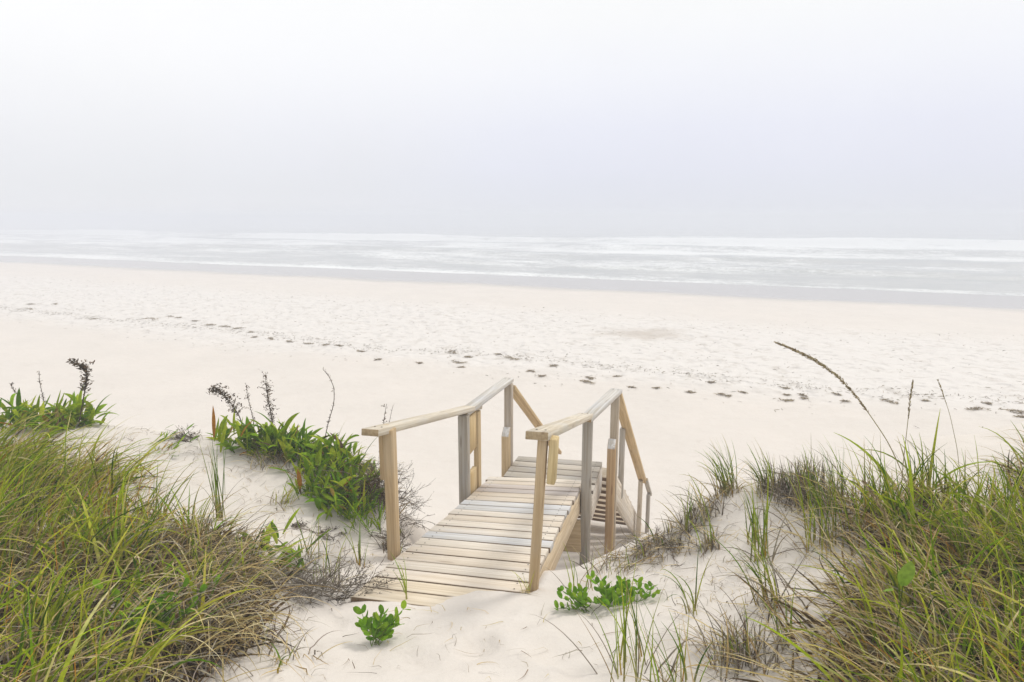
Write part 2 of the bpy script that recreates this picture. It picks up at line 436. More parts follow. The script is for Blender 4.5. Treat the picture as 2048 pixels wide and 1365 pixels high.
# ------------------------------------------------------------------ sea
sl_ = axis([(0, 40, .3), (40, 130, .55)]); sl_ = np.concatenate([sl_, np.geomspace(130, 1700, 120)])
ll_ = np.concatenate([-np.geomspace(150, 1700, 60)[::-1], np.arange(-149, 110, .9), np.geomspace(110, 1700, 60)])
Lg, Sg = np.meshgrid(ll_, sl_)
hz = fbm(Lg * .12, Sg * .35, 41, 4) * .16 * sstep(6, 30, Sg)
foam = np.zeros_like(Sg)
def bump1(x, a, b, c, d): return sstep(a, b, x) * sstep(d, c, x)
edge = 8.5 + 2.2 * vnoise(Lg * .05, Lg * 0 + 1, 51) * 2
foam += .42 * bump1(Sg, edge - 3.5, edge, edge + .5, edge + 7)
foam += .44 * bump1(Sg, 6, 12, 48, 62) * (1 + 1.0 * fbm(Lg * .03, Sg * .12, 61, 2))
for sc, A, wd, seed in ((26, .22, 2.2, 3), (40, .32, 2.5, 4), (62, .75, 4, 1), (82, .95, 5, 2), (112, .45, 7, 5)):
    ctr = sc + 9 * vnoise(Lg * .022, Lg * 0 + seed, 70 + seed) + 4 * vnoise(Lg * .08, Lg * 0 + seed, 90 + seed)
    amp = A * np.clip(.75 + 1.0 * vnoise(Lg * .03, Lg * 0 + seed * 3, 80 + seed), .15, 1.3)
    q = Sg - ctr
    hz += 1.25 * amp * np.where(q < 0, np.exp(-(q / (wd * .6)) ** 2), np.exp(-(q / (wd * 2)) ** 2))
    if sc > 50:
        foam += (1.12 + .5 * fbm(Lg * .06, Sg * .1, 55 + seed, 3)) * np.clip(amp / A, .6, 1.1) * bump1(q, -wd * 4.2, -wd * .6, wd * .6, wd * 2.8)
    else: foam += .17 * bump1(q, -wd * 3, -wd * .3, wd * .3, wd * 2.5) * np.clip(.6 + 2 * vnoise(Lg * .07, Lg * 0 + seed, 33), 0, 1.3)
far = sstep(118, 170, Sg)
hz += far * (.35 * np.sin(Sg * .16 + 2 * vnoise(Lg * .01, Sg * .01, 99)) + fbm(Lg * .05, Sg * .1, 98, 3) * .3)
foam = np.clip(foam, 0, 1) * (1 - far) * (1 - .55 * sstep(88, 118, Sg))
ns, nl = len(sl_), len(ll_)
ii = (np.arange(ns - 1)[:, None] * nl + np.arange(nl - 1)[None]).ravel()
me = raw_mesh('sea', np.stack([Lg, Sg, hz - .575], -1).reshape(-1, 3), [np.stack([ii, ii + 1, ii + nl + 1, ii + nl], -1)], smooth=True)
fa = me.attributes.new('foam', 'FLOAT', 'POINT'); fa.data.foreach_set('value', foam.astype(np.float32).ravel())
so = link('sea', me, sea_mat(), loc=(0, 44, 0)); so.rotation_euler = (0, 0, -math.atan(.45)); tag(so, kind='structure')

# ------------------------------------------------------------------ haze
def haze(density, col, an):
    m, nt, out = newmat('sea fog'); N = NT(nt)
    v = N.n('VolumePrincipled'); v.inputs['Color'].default_value = (*col, 1); v.inputs['Density'].default_value = density; v.inputs['Anisotropy'].default_value = an
    N.l(v.outputs[0], out.inputs['Volume'])
    b = 1900.0; z0, z1 = -60.0, E + 1.2
    V = [(x, y, z) for z in (z0, z1) for x, y in ((-b, -b), (b, -b), (b, b), (-b, b))]
    me = raw_mesh('haze', V, [[(3, 2, 1, 0), (4, 5, 6, 7), (0, 1, 5, 4), (1, 2, 6, 5), (2, 3, 7, 6), (3, 0, 4, 7)]])
    tag(link('haze', me, m), kind='stuff')
HAZE = .0092
haze(HAZE, (.80, .825, .89), .0)

# ------------------------------------------------------------------ boardwalk
BW = tag(empty('boardwalk', deck_p(0.3, .44)), 'weathered timber boardwalk with handrails and steps leading down to the beach', 'boardwalk')
bpy.context.view_layer.update()
BWo = np.array(BW.location)
def wpart(mb, name): return mb.build(name, M_wood, BW, origin=BWo)
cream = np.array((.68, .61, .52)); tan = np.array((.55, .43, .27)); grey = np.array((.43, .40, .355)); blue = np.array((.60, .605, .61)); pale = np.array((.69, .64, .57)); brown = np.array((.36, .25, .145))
yel = np.array((.67, .59, .47)); lilac = np.array((.52, .475, .45))
bc = {-2: yel, -1: yel, 0: yel, 1: cream, 2: pale, 3: cream, 4: cream, 5: pale, 6: blue, 7: pale, 8: pale, 9: cream * .97, 10: pale, 11: blue, 12: blue * 1.02, 13: cream, 14: cream * .97, 15: lilac, 16: lilac * 1.03, 17: cream, 18: pale * 1.05}
mb = MB(); cs = math.cos(.1977)
def screw(mb, p, r=.0055):
    an = np.arange(6) * math.pi / 3; p = np.asarray(p)
    mb.add(np.stack([p[0] + r * np.cos(an), p[1] + r * np.sin(an), np.full(6, p[2])], -1), [[[0, 1, 2, 3]], [[0, 3, 4], [0, 4, 5]]], (.05, .045, .04))
for k in range(-1, 19):
    u = (k + .5) * .15 * cs
    c = bc.get(k, yel) * rng.uniform(.94, 1.05)
    w0, w1 = -.0 + rng.uniform(-.006, .006), WD(u) + rng.uniform(-.006, .006)
    if k == 18: w0 -= .02
    a = deck_p(u, w0); b = deck_p(u, w1); a[2] += -.019 + rng.uniform(-.002, .002); b[2] += -.019 + rng.uniform(-.002, .002)
    along = deck_p(u + .1, .4) - deck_p(u, .4)
    mb.timber(a, b, along, .136, .038, c, bev=.004, sidecol=(.17, .115, .065), endcol=c * .8)  # dark brown side faces stand in for shade and dirt in the gaps
    for ww in (.07, WD(u) - .07):
        for du in (-.04, .04):
            p = deck_p(u + du, ww); p[2] += .0035; screw(mb, p, .0045)
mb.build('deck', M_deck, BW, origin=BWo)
# landing frame
BL = np.array([-0.0856, 5.8302, E - 2.424]); PL = R(15); WL, LL, RL = .875, .60, .0274
def land_p(u, w, z=None):
    p = BL + np.array([math.sin(PL) * u + math.cos(PL) * w, math.cos(PL) * u - math.sin(PL) * w, RL * w - .005 * u])
    if z is not None: p[2] = z
    return p
mb = MB()
for k in range(-1, 4):
    u = (k + .5) * .142; al = land_p(1, .4) - land_p(0, .4)
    a = land_p(u, rng.uniform(-.005, .005)); b = land_p(u, WL + rng.uniform(-.005, .005)); a[2] -= .019; b[2] -= .019
    if k < 0: a[2] -= .012; b[2] -= .012
    mb.timber(a, b, al, .130, .038, grey * rng.uniform(1.0, 1.28), bev=.004, sidecol=(.15, .12, .09))  # side faces darkened here too, gap shade and dirt put into the colour
    for ww in (.06, WL - .06):
        for du in (-.035, .035): p = land_p(u + du, ww); p[2] += .004; screw(mb, p, .0045)
LE = 4 * .142
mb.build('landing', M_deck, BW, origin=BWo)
e1 = np.array([math.sin(PSI), math.cos(PSI), 0]); a1 = np.array([math.cos(PSI), -math.sin(PSI), 0])
e2 = np.array([math.sin(PL), math.cos(PL), 0]); a2 = np.array([math.cos(PL), -math.sin(PL), 0])
# side beams
def beam(name, p0, p1, side, wd, th, col, **k): m = MB(); m.timber(p0, p1, side, wd, th, col, **k); return wpart(m, name)
def dz(p, d): p = np.array(p, float); p[2] += d; return p
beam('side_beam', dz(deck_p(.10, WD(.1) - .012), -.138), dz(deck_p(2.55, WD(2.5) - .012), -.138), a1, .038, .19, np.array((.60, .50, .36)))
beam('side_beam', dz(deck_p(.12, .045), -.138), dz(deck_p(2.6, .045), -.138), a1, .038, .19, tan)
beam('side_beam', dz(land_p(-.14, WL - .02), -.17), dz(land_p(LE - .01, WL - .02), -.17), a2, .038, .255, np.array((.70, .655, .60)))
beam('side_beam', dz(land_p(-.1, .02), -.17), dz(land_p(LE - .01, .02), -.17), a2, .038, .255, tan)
beam('cross_beam', dz(deck_p(2.48, .06), -.45), dz(deck_p(2.48, WD(2.5) + .02), -.45), e1, .04, .30, tan * .95)
beam('cross_beam', dz(deck_p(2.70, .02), -.18), dz(deck_p(2.70, WD(2.5)), -.18), e1, .04, .24, brown)
beam('cross_beam', dz(land_p(LE - .03, .05), -.17), dz(land_p(LE - .03, WL - .05), -.17), e2, .038, .25, brown)
# posts
def post(p, z0, z1, sx, sy, col, ax=a1, lean=(0, 0), cut=(0, 0), endcol=None):
    p = np.asarray(p, float); a = p.copy(); a[2] = z0; b = p.copy(); b[2] = z1; b[0] += lean[0]; b[1] += lean[1]
    m = MB(); m.timber(a, b, ax, sx, sy, col, bev=.005, cut1=cut, endcol=endcol); return wpart(m, 'post')
postc = np.array((.53, .405, .25))
post(deck_p(.555, -.052), deck_z(.55, -.05) - .35, E - 1.225, .058, .074, postc)
post(deck_p(.60, -.105), E - 1.225 - .33, E - 1.226, .044, .08, postc * 1.04)                         # hanging block
post(deck_p(2.10, -.055), E - 3.35, E - 1.612, .08, .08, grey * .86)
post(deck_p(2.42, -.027), E - 3.35, E - 1.673, .045, .09, np.array((.54, .42, .25)))
for z0, z1 in ((E - 1.98, E - 1.655), (E - 2.5, E - 2.16)): post(deck_p(2.26, -.04), z0, z1, .04, .225, np.array((.58, .44, .24)), ax=a1)
post(land_p(.28, -.048), E - 3.7, E - 2.075, .074, .08, np.array((.55, .43, .27)), ax=a2, cut=(0, -1.0), endcol=(.60, .60, .60))
post(land_p(.375, -.046), E - 3.9, E - 1.612, .074, .08, np.array((.44, .385, .32)), ax=a2)
rf = deck_p(.20, WD(.2) + .012)
post(rf, E - 2.25, E - 1.085, .046, .07, np.array((.53, .41, .26)), lean=(.062, .0))
post(rf + np.array([.105, -.01, 0]), E - 1.085 - .24, E - 1.087, .042, .075, np.array((.62, .50, .28)), lean=(.012, 0))
post(deck_p(2.52, WD(2.5) + .055), E - 3.6, E - 1.712, .084, .084, grey * .86)
post(land_p(.27, WL + .115), E - 4.3, E - 2.10, .076, .08, np.array((.47, .33, .19)), ax=a2, cut=(0, -1.0), endcol=(.60, .60, .60))
post(land_p(.375, WL + .125), E - 4.3, E - 1.650, .076, .08, np.array((.46, .40, .32)), ax=a2)
# handrails
def rail(name, p0, p1, side, wd, th, col, sc=True, **k):
    m = MB(); m.timber(p0, p1, side, wd, th, col, bev=.003, end0=(.40, .31, .19), endcol=(.40, .31, .19), **k)
    if sc:
        d = np.asarray(p1) - np.asarray(p0); up = np.cross(side, d); up /= np.linalg.norm(up); up = up if up[2] > 0 else -up
        for t in (.05, .95):
            for q in (-.2, .2): screw(m, np.asarray(p0) + d * t + np.asarray(side) * wd * q + up * (th / 2 + .002), .0065)
    return wpart(m, name)
railc = np.array((.62, .57, .48)); railg = np.array((.58, .57, .55))
rail('handrail', deck_p(.38, -.095, E - 1.193), deck_p(2.50, -.052, E - 1.655), a1, .105, .04, railc)
rail('handrail', deck_p(2.12, -.075, E - 1.612), land_p(.45, -.062, E - 1.588), a1, .10, .038, railg)
rail('handrail', deck_p(.13, WD(.1) + .055, E - 1.055), deck_p(2.42, WD(2.4) + .05, E - 1.652), a1, .115, .042, railc)
rail('handrail', deck_p(2.36, WD(2.4) + .05, E - 1.668), land_p(.45, WL + .13, E - 1.628), a1, .108, .04, railg)
# steps
PS = R(18.5); e3 = np.array([math.sin(PS), math.cos(PS), 0]); a3 = np.array([math.cos(PS), -math.sin(PS), 0]); TS = .71
S0 = land_p(LE + .01, 0); WS = WL + .11
def st_p(u, w, dzz=0.0): return S0 + e3 * u + a3 * w + np.array([0, 0, -TS * u + dzz])
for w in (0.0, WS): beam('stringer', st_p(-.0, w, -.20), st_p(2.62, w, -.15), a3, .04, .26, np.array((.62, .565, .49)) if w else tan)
for k in range(1, 10):
    u = k * .262 - .03; z = -TS * (k * .262)
    a = S0 + e3 * u + a3 * .025 + np.array([0, 0, z]); b = S0 + e3 * u + a3 * (WS - .025) + np.array([0, 0, z])
    m = MB(); m.timber(a, b, e3, .265, .04, np.array((.60, .52, .41)) * rng.uniform(.9, 1.1), bev=.005, sidecol=(.21, .135, .08)); wpart(m, 'step')  # tread edges coloured dark, painting in the shade on their back faces
sr = np.array((.60, .46, .27))
rail('stair_rail', land_p(.44, -.045, E - 1.66), land_p(.44, -.045, E - 1.66) + e3 * 1.95 + np.array([0, 0, -TS * 1.95]), a3, .10, .04, sr, False)
r0 = land_p(.43, WL + .125, E - 1.635); rd = np.array([math.sin(R(20.5)), math.cos(R(20.5)), -.87])
rail('stair_rail', r0, r0 + rd * 1.93, a3, .095, .042, sr, False)
rail('stair_rail', r0 + rd * 1.85 + a3 * .045, r0 + rd * 2.3 + a3 * .045, a3, .05, .04, grey, False)
def spost(u, w, top, bot, col, sx=.05):
    p = r0 + rd * u; q = p + a3 * w; m = MB(); g = q.copy(); g[2] = bot; q[2] = q[2] + top
    m.timber(g, q, a3, sx, .085, col, bev=.004); wpart(m, 'stair_post')
spost(.62, -.04, -.02, (r0 + rd * .62)[2] - .80, grey)
spost(1.80, -.01, -.05, .0 - .1, np.array((.53, .47, .38)))
spost(2.18, .042, -.05, -.1, grey * .9, .045)
lp = land_p(.44, -.045, E - 1.66)
for u in (1.75,):
    q = lp + rd * u; m = MB(); g = q.copy(); g[2] = q[2] - .9; q[2] -= .03; m.timber(g, q, a3, .05, .085, grey, bev=.004); wpart(m, 'stair_post')

# ------------------------------------------------------------------ plants
def pick(pal, n, jit=.14):
    pal = np.array(pal); i = rng.integers(0, len(pal), n); return pal[i] * rng.uniform(1 - jit, 1 + jit, (n, 1)) * rng.uniform(.95, 1.05, (n, 3))
GREEN = [(.14, .235, .004), (.185, .28, .006), (.25, .33, .010), (.075, .15, .003), (.31, .36, .02), (.045, .10, .002)]
LIME = [(.35, .385, .02), (.42, .41, .05), (.29, .36, .012)]
STRAW = [(.50, .385, .17), (.57, .46, .25), (.41, .305, .14), (.32, .23, .105), (.60, .50, .30)]
GREYS = [(.29, .25, .205), (.35, .31, .255), (.23, .195, .16), (.16, .13, .10)]
ORANGE = [(.54, .28, .03), (.50, .22, .025), (.45, .30, .06)]
BROWN = [(.12, .078, .042), (.17, .11, .058), (.07, .048, .028)]
LEAFG = [(.14, .255, .006), (.20, .32, .008), (.09, .185, .005), (.26, .36, .012), (.33, .40, .02)]
DARKST = [(.065, .05, .038), (.09, .068, .05), (.12, .09, .065)]

def poly_sample(poly, n):
    poly = np.array(poly, float); lo = poly.min(0); hi = poly.max(0); out = []
    while len(out) < n:
        q = rng.uniform(lo, hi, (n * 2, 2)); x, y = q[:, 0], q[:, 1]; ins = np.zeros(len(q), bool); j = len(poly) - 1
        for i in range(len(poly)):
            a, b = poly[i], poly[j]; c = ((a[1] > y) != (b[1] > y)) & (x < (b[0] - a[0]) * (y - a[1]) / (b[1] - a[1] + 1e-12) + a[0]); ins ^= c; j = i
        out += list(q[ins])
    return np.array(out[:n])
def clumped(pts, n, spread):                # n roots gathered round the given centres
    i = rng.integers(0, len(pts), n); p = pts[i, :2] + np.clip(rng.normal(0, 1, (n, 2)), -1.7, 1.7) * spread
    return np.column_stack([p, H(p[:, 0], p[:, 1]) - .01]), i
def green_blades(mb, root, L, az, lean=(.05, .35), curve=(.3, 1.3), w=(.005, .0095), pal=GREEN, tipmix=.35, obase=.25, side=.3, segs=8):
    n = len(root); cm = pick(pal, n); cb = pick(STRAW, n) * .6 + cm * .3
    ob = rng.random(n) < obase; cb[ob] = pick(ORANGE, ob.sum()) * .8
    ct = cm * 1.1; tm = rng.random(n) < tipmix; ct[tm] = pick(STRAW + LIME, tm.sum())
    mb.blades(root, az, L, rng.uniform(*w, n), rng.uniform(*lean, n), rng.uniform(*curve, n), cb, cm, ct, segs=segs, power=rng.choice([1.3, 1.8]), side=rng.normal(0, side, n))
def dry_blades(mb, root, L, az, lean=(.2, .9), curve=(.6, 1.8), w=(.0035, .007), pal=STRAW, side=.5, segs=8):
    n = len(root); c = pick(pal, n)
    mb.blades(root, az, L, rng.uniform(*w, n), rng.uniform(*lean, n), rng.uniform(*curve, n), c * .8, c, c * 1.08, segs=segs, side=rng.normal(0, side, n))

# --- the two thick stands of beach grass
PI = math.pi
def az_mix(mu, sd): return lambda r, n: rng.normal(mu, sd, n)
def az_left(r, n):
    # the far left leans right and seaward, the middle stands up and leans left
    a = np.where(r[:, 0] < -2.0, rng.normal(.1, .7, n), rng.normal(2.3, 1.3, n)); k = rng.random(n) < .3
    return np.where(k, rng.normal(.3, .8, n), a)
PL1 = [(-260, 900), (-40, 905), (130, 950), (250, 1005), (350, 1060), (420, 1110), (455, 1180), (440, 1270), (380, 1360), (270, 1540), (-300, 1560)]
mb = MB()
def fill(mb, pts, ng, nd, Lg, Ld, azg, azd, lg=(.03, .45), cg=(.25, 1.5), ld=(.3, 1.0), cd=(.5, 1.9), spread=.06, pal=GREEN + LIME, obase=.25, wg=(.0055, .012), dpal=STRAW):
    ncl = len(pts); caz = rng.normal(0, .7, ncl); cl = rng.uniform(.75, 1.2, ncl)
    r, i = clumped(pts, ng, spread); green_blades(mb, r, rng.uniform(*Lg, ng) * cl[i], azg(r, ng) + caz[i], lean=lg, curve=cg, pal=pal, obase=obase, w=wg)
    n = ng // 9; r, i = clumped(pts, n, spread); green_blades(mb, r, rng.uniform(*Lg, n) * 1.2, azg(r, n), lean=(.05, .8), curve=(.6, 1.9), pal=LIME + LIME + GREEN[:3], w=(wg[1], wg[1] * 1.5), tipmix=.6, segs=10)
    n = ng // 8; r, i = clumped(pts, n, spread); c = pick(ORANGE, n)
    mb.blades(r, azg(r, n), rng.uniform(*Lg, n) * .85, .0045, rng.uniform(.05, .5, n), rng.uniform(.3, 1.4, n), c, c, c * 1.05, side=rng.normal(0, .4, n))
    nt_ = int(nd * 1.5); r, i = clumped(pts, nt_, spread * 1.9); c = pick(BROWN * 3 + GREYS[3:], nt_) * .8
    mb.blades(r, rng.uniform(0, 6.3, nt_), rng.uniform(.08, .28, nt_), rng.uniform(.007, .016, nt_), rng.uniform(.6, 1.5, nt_), rng.uniform(.1, .8, nt_), c, c, c, segs=4, side=rng.normal(0, .6, nt_))
    r, i = clumped(pts, nd, spread * 1.7); dry_blades(mb, r, rng.uniform(*Ld, nd) * cl[i], azd(r, nd) + caz[i], lean=ld, curve=cd, pal=dpal)
PLB = [(-520, 950), (60, 960), (250, 1005), (345, 1055), (400, 1100), (415, 1160), (350, 1190), (200, 1170), (-520, 1190)]
PLC = [(-260, 1170), (190, 1160), (360, 1180), (375, 1260), (310, 1350), (210, 1560), (-300, 1560)]
pts = ground(*poly_sample(PLB, 76).T)
fill(mb, pts, 1100, 1750, (.26, .56), (.2, .5), az_left, az_mix(-.6, 1.7), lg=(.0, .5), cg=(.1, 1.5), spread=.045)
pts = ground(*poly_sample(PLC, 55).T)
fill(mb, pts, 430, 1500, (.24, .5), (.2, .5), az_mix(.5, 1.5), az_mix(-.6, 1.5), lg=(.0, .7), cg=(.3, 2.0), ld=(.3, 1.2), cd=(.6, 2.0), spread=.055, dpal=STRAW + STRAW + GREYS)
p2 = ground(*poly_sample([(-120, 885), (60, 893), (190, 935), (260, 985), (120, 1010), (-120, 1010)], 40).T)
fill(mb, p2, 460, 420, (.25, .5), (.25, .5), az_mix(.15, .5), az_mix(.1, .6), lg=(.5, 1.1), cg=(.3, 1.1), ld=(.6, 1.2), cd=(.2, .9), pal=LIME + GREEN[:3])
tag(mb.build('beach_grass', M_grass), 'thick stand of green and straw coloured beach grass covering the left dune', 'grass', kind='stuff')
mb = MB()
pts = ground(*poly_sample([(370, 1080), (450, 1100), (490, 1170), (490, 1250), (430, 1310), (350, 1330), (320, 1200)], 36).T)
fill(mb, pts, 110, 1300, (.2, .4), (.25, .55), az_mix(1.8, 1.0), az_mix(-.9, .75), ld=(.2, .9), cd=(1.0, 2.3), spread=.05, dpal=STRAW + GREYS[:2])
tag(mb.build('dry_grass', M_dry), 'drooping curtain of dead straw at the right edge of the left dune grass', 'dry grass', kind='stuff')
PR1 = [(1720, 1035), (1780, 990), (1860, 965), (1960, 955), (2300, 940), (2400, 1600), (1850, 1600), (1770, 1380), (1760, 1250), (1780, 1180), (1720, 1100)]
mb = MB(); PRT = [(1720, 1035), (1780, 990), (1860, 965), (1960, 955), (2560, 930), (2600, 1180), (1780, 1180), (1720, 1100)]
pts = ground(*poly_sample(PRT, 84).T)
fill(mb, pts, 1450, 2000, (.22, .46), (.18, .46), az_mix(2.5, 1.5), az_mix(2.9, 1.5), lg=(.0, .45), cg=(.1, 1.6), spread=.045, pal=GREEN + GREEN + LIME, obase=.45)
pts = ground(*poly_sample([(1780, 1180), (2330, 1170), (2400, 1600), (1850, 1600), (1770, 1380)], 50).T)
fill(mb, pts, 420, 1300, (.24, .46), (.2, .5), az_mix(2.5, 1.6), az_mix(2.9, 1.3), lg=(.0, .7), cg=(.3, 1.9), ld=(.4, 1.2), cd=(.3, 1.5), spread=.055, pal=GREEN + LIME, dpal=STRAW + STRAW + GREYS + BROWN[1:2])
tag(mb.build('beach_grass', M_grass), 'tall thick stand of green beach grass covering the right dune', 'grass', kind='stuff')
mb = MB(); pts = ground(*poly_sample([(1720, 1190), (1820, 1130), (2000, 1150), (2200, 1200), (2300, 1600), (1740, 1600), (1690, 1360)], 60).T)
fill(mb, pts, 260, 1300, (.2, .45), (.22, .46), az_mix(2.8, .8), az_mix(3.0, .55), ld=(.6, 1.3), cd=(.2, 1.0), spread=.07, dpal=STRAW + GREYS[:1])
tag(mb.build('dry_grass', M_dry), 'flattened tangle of tan straw in the lower right corner', 'dry grass', kind='stuff')

# --- single tufts
def tuft(px, py, label, n=30, nd=20, L=(.2, .4), spread=.03, az=2.7, asd=.8, lean=(0, .35), curve=(.2, 1.2), nst=0, w=(.0045, .008), pal=GREEN, dpal=STRAW + GREYS, leand=(.3, 1.0), name='grass_tuft', Ld=None, obase=.3, group=None, cat='grass tuft', stub=(.05, .13)):
    c = ground(px, py)[0]; mb = MB(); P = c[None]
    if n: r, i = clumped(P, n, spread); green_blades(mb, r, rng.uniform(*L, n), rng.normal(az, asd, n), lean=lean, curve=curve, w=w, pal=pal, obase=obase)
    if nd: r, i = clumped(P, nd, spread * 1.3); dry_blades(mb, r, rng.uniform(*(Ld or (L[0] * .7, L[1] * .9)), nd), rng.normal(az, 1.6, nd), lean=leand, curve=(.4, 1.6), pal=dpal)
    if nst:                                        # cut-off grey stubs
        r, i = clumped(P, nst, spread * 1.2); cc = pick(GREYS + BROWN[:1], nst)
        mb.blades(r, rng.normal(az, 1.5, nst), rng.uniform(*stub, nst), rng.uniform(.004, .008, nst), rng.uniform(0, .45, nst), rng.uniform(-.1, .3, nst), cc * .8, cc, cc * 1.1, segs=3, hug=False)
    o = mb.build(name, M_grass, origin=c, loc=c); tag(o, label, cat, group); return o
G1 = 'sparse grass tufts on the dunes'
tuft(1455, 985, 'upright grass tuft with brown base on the crest of the right dune', 46, 40, (.16, .36), .035, 2.8, .5, nst=26, group=G1)
tuft(1536, 985, 'narrow green tuft growing left of the grey stubble mound', 36, 24, (.16, .34), .03, 2.8, .5, nst=34, group=G1)
tuft(1600, 990, 'mound of grey brown grass stubble on the right dune crest', 26, 160, (.14, .28), .07, 2.9, .7, nst=260, dpal=GREYS, group=G1, stub=(.10, .23))
tuft(1400, 1035, 'grey stubble leaning left on the slope below the crest tuft', 8, 70, (.12, .25), .045, 3.0, .5, nst=60, dpal=GREYS + STRAW[:2], group=G1, Ld=(.12, .26))
tuft(1375, 1062, 'lone dark green upright blades in front of the beach beside the grey stubble', 9, 4, (.2, .36), .02, 1.6, .8, lean=(0, .2), curve=(0, .6), group=G1)
tuft(1330, 1085, 'matted straw tuft low on the dune edge near the steps', 5, 110, (.1, .24), .06, 3.3, .6, nst=20, dpal=GREYS + STRAW, leand=(.9, 1.45), group=G1, Ld=(.1, .22))
tuft(1282, 1112, 'tangle of grey straw lying at the foot of the steps', 3, 90, (.1, .2), .07, 3.3, .9, nst=6, dpal=GREYS + STRAW, leand=(1.1, 1.5), group=G1, Ld=(.08, .18))
tuft(1418, 1095, 'stubby grey clump with a few green blades on the bare right slope', 10, 34, (.12, .24), .025, 2.5, .8, nst=26, group=G1)
tuft(1520, 1122, 'tall thin green tuft standing alone on the right dune sand', 22, 10, (.28, .5), .022, 2.4, .7, lean=(0, .15), curve=(.0, .7), group=G1)
tuft(1503, 1085, 'small green shoots behind the tall thin tuft', 12, 6, (.15, .36), .02, 2.4, .8, lean=(0, .2), curve=(.1, .7), group=G1)
tuft(1545, 1210, 'brown based green tuft in front of the straw tangle', 22, 36, (.2, .42), .035, 2.6, .8, nst=12, group=G1, obase=.7)
tuft(1655, 1090, 'dense upright green tuft at the left edge of the right grass stand', 52, 50, (.22, .42), .06, 2.3, .8, lean=(0, .25), curve=(0, .8), group=G1)
tuft(1635, 1030, 'thin green tuft behind the dense upright tuft', 22, 40, (.18, .38), .05, 2.6, .6, lean=(0, .3), curve=(.1, 1.0), group=G1)
tuft(1690, 1010, 'bushy green tuft rising between the stubble mound and the right grass stand', 34, 70, (.2, .42), .06, 2.6, .6, lean=(0, .35), curve=(.1, 1.1), group=G1)
tuft(1480, 1318, 'spiky grey stubble clump at the bottom of the right slope', 12, 120, (.1, .25), .05, 3.0, .9, nst=90, dpal=GREYS + STRAW[:3], group=G1, Ld=(.12, .3), stub=(.06, .15))
tuft(1570, 1290, 'short green blades beside the spiky stubble clump', 10, 16, (.15, .3), .02, 2.4, .8, group=G1)
tuft(1370, 1075, 'dry grey scraps on the dune slope above the leafy pea plant', 0, 45, (.08, .16), .06, 3.3, 1.2, dpal=GREYS, group=G1)
tuft(1290, 1330, 'loose green blades in the right foreground sand', 14, 3, (.24, .46), .05, 1.7, .9, lean=(0, .3), curve=(0, .7), w=(.0045, .0075), group=G1, obase=.15)
tuft(1245, 1372, 'green blades cut off by the bottom edge left of the loose ones', 10, 2, (.28, .5), .035, 1.9, 1.0, lean=(.05, .4), curve=(0, .7), group=G1, obase=.1)
tuft(1385, 1225, 'bent green blades like a folded letter on the right sand', 7, 0, (.12, .3), .018, 2.2, .9, lean=(0, .3), curve=(.2, 2.0), group=G1, obase=.1)
tuft(1345, 1385, 'pale straw and green tuft on the bottom edge of the picture', 14, 26, (.15, .35), .05, 1.6, 1.4, group=G1)
tuft(1170, 1180, 'fine green blades in front of the grey rail post', 11, 4, (.12, .3), .045, 1.7, .9, lean=(0, .5), curve=(0, .9), w=(.0035, .006), group=G1, obase=.1)
tuft(1056, 1188, 'short yellow green shoots at the foot of the leaning rail post', 6, 4, (.08, .17), .015, 2.0, .8, w=(.003, .0055), group=G1, pal=LIME)
tuft(1215, 1150, 'dry yellowish grass by the foot of the landing post', 8, 26, (.1, .3), .05, 1.8, 1.2, w=(.003, .0055), group=G1, pal=LIME)
tuft(815, 1200, 'two thin arching blades over the first deck boards', 4, 0, (.16, .3), .01, 2.0, .7, lean=(.1, .4), curve=(.4, 1.4), w=(.0045, .007), group=G1, obase=.1)
tuft(722, 1132, 'green shoots with reddish stems on bare sand left of the deck', 8, 0, (.14, .3), .015, 1.8, .7, lean=(0, .3), curve=(0, .6), group=G1, obase=.9)
tuft(655, 1165, 'thin green blades in the sandy hollow above the grey brush', 10, 3, (.14, .32), .04, 1.5, 1.0, lean=(0, .35), curve=(0, .9), group=G1, obase=.1)
tuft(610, 1120, 'curving green blades at the edge of the sandy hollow', 10, 4, (.18, .36), .04, .6, .9, lean=(0, .4), curve=(.2, 1.2), group=G1, obase=.1)
tuft(562, 1010, 'wispy green tuft on the bare sand below the broad leaved plants', 18, 8, (.12, .26), .035, .5, .8, lean=(.1, .7), curve=(.2, 1.2), group=G1, pal=LIME)
tuft(440, 1040, 'tall dark green blades standing at the tip of the left grass stand', 16, 4, (.36, .58), .02, 1.9, .6, lean=(0, .12), curve=(0, .5), group=G1, pal=GREEN[:2] + GREEN[3:4], w=(.006, .009))
tuft(540, 920, 'straw tuft below the broad leaved plants on the dune crest', 26, 110, (.12, .26), .06, -1.4, 1.0, group=G1, Ld=(.1, .26))
tuft(785, 1100, 'brown scraggly growth at the foot of the left rail post', 18, 60, (.08, .22), .03, 1.7, 1.3, dpal=BROWN + GREYS, group=G1, Ld=(.06, .2))
tuft(765, 1000, 'matted brown thatch hanging off the dune beside the left post', 12, 260, (.1, .25), .06, -1.0, 1.4, dpal=BROWN + GREYS + STRAW[2:4], group=G1, Ld=(.12, .32))
tuft(690, 935, 'long flattened straw lying under the broad leaved plants', 8, 120, (.2, .4), .08, 0.1, .5, leand=(1.0, 1.5), dpal=STRAW + GREYS, group=G1, Ld=(.2, .42))
tuft(480, 880, 'brown straw on the crest below the leaning dead plume', 10, 60, (.1, .2), .05, 2.5, 1.5, dpal=GREYS + STRAW, group=G1)
tuft(565, 1320, 'thin dry stems sprouting in the sand by the dead straw curtain', 6, 40, (.1, .22), .06, -.5, 1.2, group=G1)
